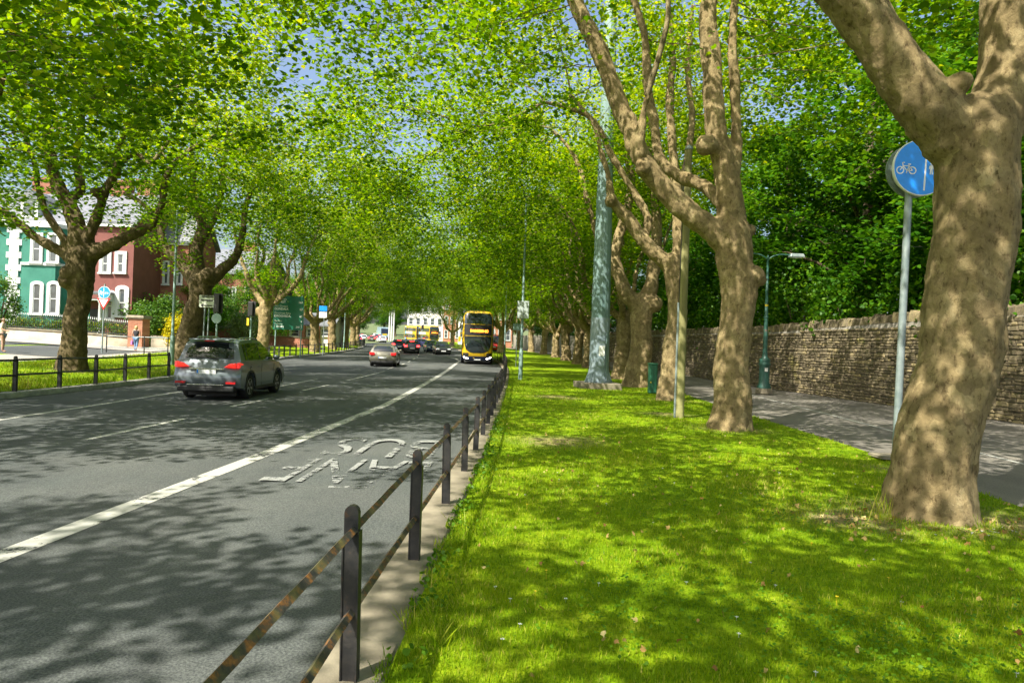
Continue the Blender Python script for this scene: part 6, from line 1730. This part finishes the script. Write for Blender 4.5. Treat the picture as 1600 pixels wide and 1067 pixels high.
# ================================================================== people
def person(label, loc, rz, H, joints, parts):
    """joints: dict name -> (x, y, z) in units of height; body = one skinned figure"""
    t = thing('person', label, 'person', loc, rz)
    def skin(name, edges, rad, mat, sub=2, root=0):
        names = []; 
        for a, b in edges:
            for k in (a, b):
                if k not in names: names.append(k)
        me = bpy.data.meshes.new(name); me.from_pydata([tuple(np.array(joints[k]) * H) for k in names], [(names.index(a), names.index(b)) for a, b in edges], [])
        o = link(name, me, mat, t)
        sk = o.modifiers.new('skin', 'SKIN'); sk.use_smooth_shade = True
        for i, k in enumerate(names):
            r_ = rad[k] * H if k in rad else .02 * H
            if np.isscalar(rad.get(k, .02)): me.skin_vertices[0].data[i].radius = (r_, r_)
        me.skin_vertices[0].data[root].use_root = True
        s_ = o.modifiers.new('sub', 'SUBSURF'); s_.levels = sub; s_.render_levels = sub
        return o
    body_e = [('pelvis', 'waist'), ('waist', 'chest'), ('chest', 'neck'), ('neck', 'chin'), ('chin', 'head'), ('head', 'crown')]
    for s in 'lr':
        body_e += [('chest', s + 'sho'), (s + 'sho', s + 'elb'), (s + 'elb', s + 'wri'), (s + 'wri', s + 'hand'), (s + 'hand', s + 'fing'), ('pelvis', s + 'hip'), (s + 'hip', s + 'kne'), (s + 'kne', s + 'ank'), (s + 'ank', s + 'toe'), (s + 'hand', s + 'thumb')]
    rad = dict(pelvis=.075, waist=.062, chest=.072, neck=.03, chin=.038, head=.052, crown=.034)
    for s in 'lr': rad.update({s + 'sho': .034, s + 'elb': .024, s + 'wri': .016, s + 'hand': .018, s + 'fing': .009, s + 'thumb': .007, s + 'hip': .056, s + 'kne': .036, s + 'ank': .022, s + 'toe': .018})
    skin('body', body_e, rad, 'skin')
    for nm, mat, edges, grow in parts:
        r2 = {k: v * grow for k, v in rad.items()}
        if nm == 'hair':
            r2.update(hair0=.064, hair1=.06, hair2=.045)
        if nm == 'shirt': r2.update(chest=.088, waist=.082, pelvis=.088)
        if nm in ('jeans', 'shorts'): r2.update(pelvis=.084)
        skin(nm, edges, r2, mat)
    return t
J = dict(pelvis=(0, 0, .52), waist=(0, 0, .62), chest=(0, 0, .75), neck=(0, 0, .835), chin=(0, .01, .875), head=(0, .008, .925), crown=(0, 0, .965),
         lsho=(-.10, 0, .80), lelb=(-.135, -.02, .64), lwri=(-.145, .02, .50), lhand=(-.145, .03, .47), lfing=(-.14, .035, .43), lthumb=(-.125, .045, .455),
         rsho=(.10, 0, .80), relb=(.135, .02, .64), rwri=(.15, .05, .51), rhand=(.15, .06, .48), rfing=(.145, .065, .44), rthumb=(.13, .075, .465),
         lhip=(-.052, 0, .48), lkne=(-.055, .05, .275), lank=(-.055, .03, .05), ltoe=(-.058, .10, .02),
         rhip=(.052, 0, .48), rkne=(.055, -.01, .27), rank=(.055, -.10, .06), rtoe=(.058, -.04, .018), hair0=(0, -.012, .945), hair1=(0, -.03, .89), hair2=(0, -.04, .80))
joints = J
q = at(212, 549, 43)
legs = [('pelvis', 'lhip'), ('lhip', 'lkne'), ('lkne', 'lank'), ('pelvis', 'rhip'), ('rhip', 'rkne'), ('rkne', 'rank')]
sh_ = [('pelvis', 'waist'), ('waist', 'chest'), ('chest', 'lsho'), ('chest', 'rsho')]
t = person('blond woman in black top and blue jeans walking away with a pink bag', (q[0], 43, float(gz(q[0], 43)) + .01), 0, 1.68, J,
       [('jeans', 'denim', legs, 1.16), ('shirt', 'black_cloth', sh_, 1.2), ('hair', 'hair_blond', [('hair0', 'hair1'), ('hair1', 'hair2')], 1)])
bg_ = thing('handbag', 'pink handbag carried in the left hand of the walking woman', 'bag', (q[0] - .26, 43.05, float(gz(q[0], 43)) + .40))
MB().box((0, 0, .13), (.12, .26, .26), 0, .85).build('pouch', 'pink_bag', bg_, .03)
MB().tube([(0, -.08, .25), (0, -.05, .36), (0, .05, .36), (0, .08, .25)], .012, 6).build('strap', 'pink_bag', bg_)
J2 = dict(J); J2.update(lkne=(-.055, .02, .275), lank=(-.055, 0, .05), ltoe=(-.06, .08, .018), rkne=(.055, .03, .275), rank=(.055, .02, .05), rtoe=(.06, .10, .018), relb=(.15, .01, .66), rwri=(.16, .14, .60), rhand=(.15, .17, .60), rfing=(.14, .205, .60), rthumb=(.13, .17, .62))
q = at(3, 551, 33); joints = J2
t = person('person in cream top and denim shorts at the left edge of the footway', (q[0], 33, float(gz(q[0], 33)) + .01), RAD(-70), 1.7, J2,
       [('shorts', 'denim', [('pelvis', 'lhip'), ('pelvis', 'rhip')], 1.35), ('shirt', 'cream_cloth', sh_ + [('lsho', 'lelb'), ('rsho', 'relb')], 1.25), ('hair', 'hair_brown', [('hair0', 'hair1')], 1)])
# ================================================================== shrubs and hedges
def shrub(name, label, x, y, rx, ry, rz, mat, n, size=.12, z=None, group=None, flowers=None, cat='shrub'):
    rg = np.random.default_rng(int(abs(x * 131 + y * 17)) + 1); zb = float(gz(x, y)) if z is None else z
    t = thing(name, label, cat, (x, y, zb), 0, group)
    st = MB()
    for k in range(7):
        a = rg.uniform(0, 6.28); st.tube([(0, 0, -.1), (.25 * rx * math.cos(a), .25 * ry * math.sin(a), rz * .6), (.6 * rx * math.cos(a), .6 * ry * math.sin(a), rz * 1.3)], [.05, .035, .012], 5)
    st.build('stem', 'dark_bark', t)
    cl = rg.normal(0, 1, (60, 3)); cl /= np.linalg.norm(cl, axis=1, keepdims=True); cl *= rg.uniform(.55, 1, (60, 1))
    C = cl[rg.integers(60, size=n)] * np.array((rx, ry, rz)) + rg.normal(0, .16, (n, 3)) * np.array((rx, ry, rz)); C[:, 2] += rz
    C = C[C[:, 2] > .05]
    leaves('foliage', C, size, LEAF_SIMPLE, mat, t, rg, flat=.2)
    if flowers: tag(leaves('flowers', C[:flowers], .11, LEAF_SIMPLE, 'yellow_leaf', t, rg, flat=.3), kind='stuff')
    return t
shrub('clipped_bush', 'round clipped green bush at the left edge before the green house', at(2, 450, 40)[0], 40, 1.0, 1.0, 1.5, 'shrub_leaf', 3500, .11, z=float(gz(-30, 40)) + .9)
for px, w, lb in ((20, 1.5, 'leftmost yellow-flowered bed plant behind the garden railings'), (62, 1.6, 'yellow-flowered bed plant behind the railings, left of the tree'), (120, 1.6, 'yellow-flowered bed plant behind the left tree trunk'), (170, 1.7, 'yellow-flowered bed plant below the porch')):
    X = at(px, 515, 47.7)[0]; shrub('flower_bed_plant', lb, X, 47.7, w, .5, .55, 'shrub_leaf', 1800, .10, z=float(gz(X, 47.7)) + .55, group='flowering plants behind the railings', flowers=260)
for px, Y, r, h, m_, lb, fl in ((233, 51, 2.0, 1.7, 'shrub_leaf', 'dark green hedge behind the squat brick pier', 0), (258, 52, 1.8, 1.9, 'shrub_leaf', 'tall green bush in front of the brick house', 0), (279, 50.5, 1.1, 1.3, 'yellow_leaf', 'bright yellow bush left of the second tree trunk', 0), (218, 53, 1.3, 1.9, 'wood_leaf', 'dark shrub at the corner of the dark red house', 0),
                              (352, 66, 2.2, 2.2, 'shrub_leaf', 'green bush behind the small brick piers', 0), (386, 60, 1.7, 1.7, 'silver_leaf', 'silvery green bush beside the third left trunk', 0), (375, 68, 2.4, 2.8, 'shrub_leaf', 'tall bush behind the silvery bush', 0), (330, 64, 1.6, 1.8, 'shrub_leaf', 'bush left of the small brick piers', 0), (420, 78, 2.6, 2.4, 'wood_leaf', 'dark bush behind the low brown wall', 0)):
    X = at(px, 510, Y)[0]; shrub('garden_shrub', lb, X, Y, r, r * .8, h, m_, 4200, .15, group='shrubs in the front gardens')
for i, (px, Y, s, lb) in enumerate(((318, 57, .55, 'small garden tree left of the small brick piers'), (400, 70, .6, 'small garden tree behind the third left trunk'), (455, 98, .8, 'garden tree above the white lodge'), (510, 105, .85, 'garden tree behind the far left trunks'), (365, 92, .8, 'garden tree behind the far brick house'), (540, 135, .9, 'tree behind the far end of the left row'), (100, 68, .9, 'tree behind the green house'), (250, 72, .85, 'tree behind the red brick house'))):
    t = copy_tree([WA, WB][i % 2]); X = at(px, 510, Y)[0]; t.location = (X, Y, float(gz(X, Y))); t.rotation_euler = (0, 0, i * 1.3); t.scale = (s, s, s * .95); tag(t, lb, 'tree', 'garden trees on the left')

# undergrowth along the back of the stone wall
for i, y in enumerate((16.5, 20, 23.5, 27, 30.5, 34.5, 39, 44, 50, 57)):
    shrub('wall_bush', ['bush showing above the wall at the far right edge', 'bush above the wall right of the thick trunk', 'bush above the wall behind the thick trunk', 'bush above the wall left of the blue cycle sign', 'second bush above the wall left of the blue cycle sign', 'bush above the wall right of the green lamp post', 'bush above the wall behind the green lamp post', 'bush above the wall behind the forked tree', 'bush above the wall behind the telegraph pole', 'farthest bush above the wall'][i], float(wall_x(y)) + 2.0, y, 1.9, 2.1, 2.3 + .35 * (i % 3), 'wood_leaf', 3600, .2, z=.6, group='bushes growing behind the stone wall')
# ================================================================== lawn
def blades(name, x0, x1, y0, y1, dens, hgt, wid, seed, gzf, keep=None, mat='grass_blade', lean=.6, mean=.5):
    rg = np.random.default_rng(seed)
    n = int((x1 - x0) * (y1 - y0) * dens); x = rg.uniform(x0, x1, n); y = rg.uniform(y0, y1, n)
    nz = np.array([mnoise.noise((a * .8, b * .8, 2.2)) for a, b in zip(x[::1], y[::1])]) if n < 400000 else np.zeros(n)
    m = (x > fence_x(y) + .15 + .05 * np.sin(y * 9)) & (x < path_x(y) + .06 * np.sin(y * 7)) & (np.abs(x + 0) < .82 * y + 1.2) & (x > -.62 * y - 1)
    b = bare_at(np.stack([x, y, x * 0], 1)); m &= rg.uniform(0, 1, n) > b * 1.05
    if keep is not None: m &= keep(x, y)
    x, y, nz = x[m], y[m], nz[m]; n = len(x)
    z = np.array([float(v) for v in (road_z(y) + .14)]) + .035 * np.array([mnoise.noise((a * .7, c * .7, 1.3)) + .5 * mnoise.noise((a * 2.3, c * 2.3, 5)) for a, c in zip(x, y)])
    th = rg.uniform(0, 2 * math.pi, n); h = hgt * rg.uniform(.5, 1.35, n) * (1 + .5 * nz); w = wid * rg.uniform(.6, 1.2, n)
    le = rg.uniform(.1, lean, n) * h; ph = rg.uniform(0, 2 * math.pi, n)
    base = np.stack([x, y, z - .008], 1); s = np.stack([np.cos(th), np.sin(th), 0 * th], 1) * (w / 2)[:, None]
    mid = base + np.stack([np.cos(ph) * le * .54, np.sin(ph) * le * .54, h * .6], 1); tip = base + np.stack([np.cos(ph) * le, np.sin(ph) * le, h], 1)
    V = np.stack([base - s, base + s, mid + s * .8, tip], 1).reshape(-1, 3)
    r = np.clip(rg.normal(mean, .2, n) + .35 * nz, 0, 1)
    o = np_mesh(name, V, np.arange(n * 4), np.full(n, 4), mat, None, {'rnd': np.repeat(r, 4)})
    return o, n
tot = 0
for i, (y0, y1, dens, hg, wd) in enumerate(((2.2, 4.6, 5600, .036, .0065), (4.6, 7.5, 3200, .036, .0085), (7.5, 12, 1300, .038, .013), (12, 20, 520, .042, .015), (20, 36, 190, .048, .024))):
    o, n = blades('lawn_grass', -.8, 7.2, y0, y1, dens, hg, wd, 50 + i, None); tot += n
    tag(o, ['short grass of the right verge nearest the camera', 'short grass of the right verge around the big trunk', 'short grass of the right verge before the second tree', 'short grass of the right verge by the telegraph pole', 'short grass of the far right verge'][i], 'grass', kind='stuff')
# coarser grass on the left verge
rgl = np.random.default_rng(77); n = 26000; yl = rgl.uniform(15, 50, n); dl = rgl.uniform(.34, 6.1, n); xl = kerb_l(yl) - dl
bl_ = bare_at(np.stack([xl, yl, xl * 0], 1)); ok = rgl.uniform(size=n) > bl_; xl, yl, dl = xl[ok], yl[ok], dl[ok]; n = len(xl)
zl = np.array([float(gz(a, c)) for a, c in zip(xl, yl)]) - .02
nzl = np.array([mnoise.noise((a * .6, c * .6, 2.2)) for a, c in zip(xl, yl)])
hl_ = rgl.uniform(.06, .15, n) * (1 + .8 * np.clip(nzl, 0, 1)) * np.where(dl < 1.0, 1.5, 1); th = rgl.uniform(0, 6.28, n); ph = rgl.uniform(0, 6.28, n); wl = rgl.uniform(.018, .035, n)
bs_ = np.stack([xl, yl, zl], 1); sd = np.stack([np.cos(th), np.sin(th), 0 * th], 1) * (wl / 2)[:, None]; tp_ = bs_ + np.stack([np.cos(ph) * hl_ * .4, np.sin(ph) * hl_ * .4, hl_], 1)
Vl = np.stack([bs_ - sd, bs_ + sd, tp_], 1).reshape(-1, 3)
o = np_mesh('verge_grass', Vl, np.arange(n * 3), np.full(n, 3), 'grass_blade', None, {'rnd': np.repeat(np.clip(rgl.normal(.5, .2, n) + .5 * nzl, 0, 1), 3)})
tag(o, 'rough grass of the left verge', 'grass', kind='stuff')
# rougher tufts along the kerb and round the trunks
def edge_keep(x, y):
    k = (x < fence_x(y) + .42) & (np.random.default_rng(1).uniform(size=len(x)) < .55)
    for (a, b) in TREE_R[:5]:
        d = np.hypot(x - a, y - b); k |= (d > .5) & (d < .95) & (np.sin(np.arctan2(y - b, x - a) * 3 + a) > .1)
    return k
o, n = blades('long_grass', -.8, 7, 2.2, 26, 520, .1, .006, 71, None, edge_keep, lean=.9, mean=.42); tag(o, 'long rough grass along the kerb and round the trunks', 'grass', kind='stuff')
o, n = blades('long_grass', 3.2, 3.9, 6.5, 7.4, 1600, .24, .005, 72, None, lambda x, y: np.hypot(x - 3.62, y - 6.95) < .30, lean=.5, mean=.75); tag(o, 'tall tuft of pale grass at the left foot of the big trunk', 'grass', kind='stuff')
# broad-leaved weeds on the kerb edge, clover in the lawn
rg = np.random.default_rng(9)
def ground_leaves(name, P, size, mat, label, hz, shape=LEAF_SIMPLE, flat=.55):
    z = road_z(P[:, 1]) + .14 + rg.uniform(.005, hz, len(P)); C = np.stack([P[:, 0], P[:, 1], z], 1)
    o = leaves(name, C, size, shape, mat, None, rg, flat=flat); tag(o, label, 'plants' if name != 'leaf_litter' else 'leaves', kind='stuff')
yy = rg.uniform(2.4, 16, 1500); yy = yy[(np.sin(yy * 3.1) + np.sin(yy * 7.7)) > -.2]
ground_leaves('kerb_weeds', np.stack([fence_x(yy) + .13 + np.abs(rg.normal(0, .12, len(yy))), yy], 1), .042, 'clover_leaf', 'low broad-leaved weeds growing along the right kerb', .07, flat=.4)
cl = np.stack([rg.uniform(.6, 4.2, 26), rg.uniform(2.6, 8, 26)], 1); P = cl[rg.integers(26, size=4500)] + rg.normal(0, .3, (4500, 2)); P = P[(P[:, 0] > fence_x(P[:, 1]) + .3)]
ground_leaves('clover', P, .024, 'clover_leaf', 'patches of clover in the near lawn', .055, flat=.8)
yy = 2.3 + 16 * rg.uniform(0, 1, 420) ** 1.4; xx = fence_x(yy) + .3 + rg.uniform(0, 1, 420) * (path_x(yy) - fence_x(yy) - .4)
ground_leaves('leaf_litter', np.stack([xx, yy], 1), .042, 'litter', 'dry fallen leaves scattered over the right verge', .04, LEAF_MID, .3)
P = np.stack([4.3 + rg.normal(0, .75, 160), 6.75 + rg.normal(0, .35, 160)], 1)
ground_leaves('leaf_litter', P, .055, 'litter', 'dry leaves gathered at the foot of the big trunk', .03, LEAF_MID, .4)
def flowers(name, P, col, label, r, hz):
    m = MB()
    for x, y in P:
        z = float(road_z(y)) + .14 + hz * random.uniform(.6, 1.2)
        for k in range(5):
            a = k * 1.2566; m.add([(x, y, z), (x + r * math.cos(a - .5), y + r * math.sin(a - .5), z + .004), (x + r * 1.2 * math.cos(a), y + r * 1.2 * math.sin(a), z + .006), (x + r * math.cos(a + .5), y + r * math.sin(a + .5), z + .004)], [(0, 1, 2, 3)])
        m.tube([(x, y, z - hz * 1.2), (x, y, z)], .0018, 3)
    tag(m.build(name, col, None), label, 'flowers', kind='stuff')
flowers('buttercups', [(rg.uniform(0.2, 5), rg.uniform(2.6, 11)) for _ in range(34)], 'sign_yellow', 'yellow buttercups dotted over the near lawn', .010, .05)
flowers('daisies', [(rg.uniform(-.1, 5), rg.uniform(2.6, 10)) for _ in range(50)] + [(4.75 + rg.normal(0, .3), 6.5 + rg.normal(0, .1)) for _ in range(16)], 'white_paint', 'small white daisies in the lawn and by the big trunk', .011, .016)
print('BLADES', tot)
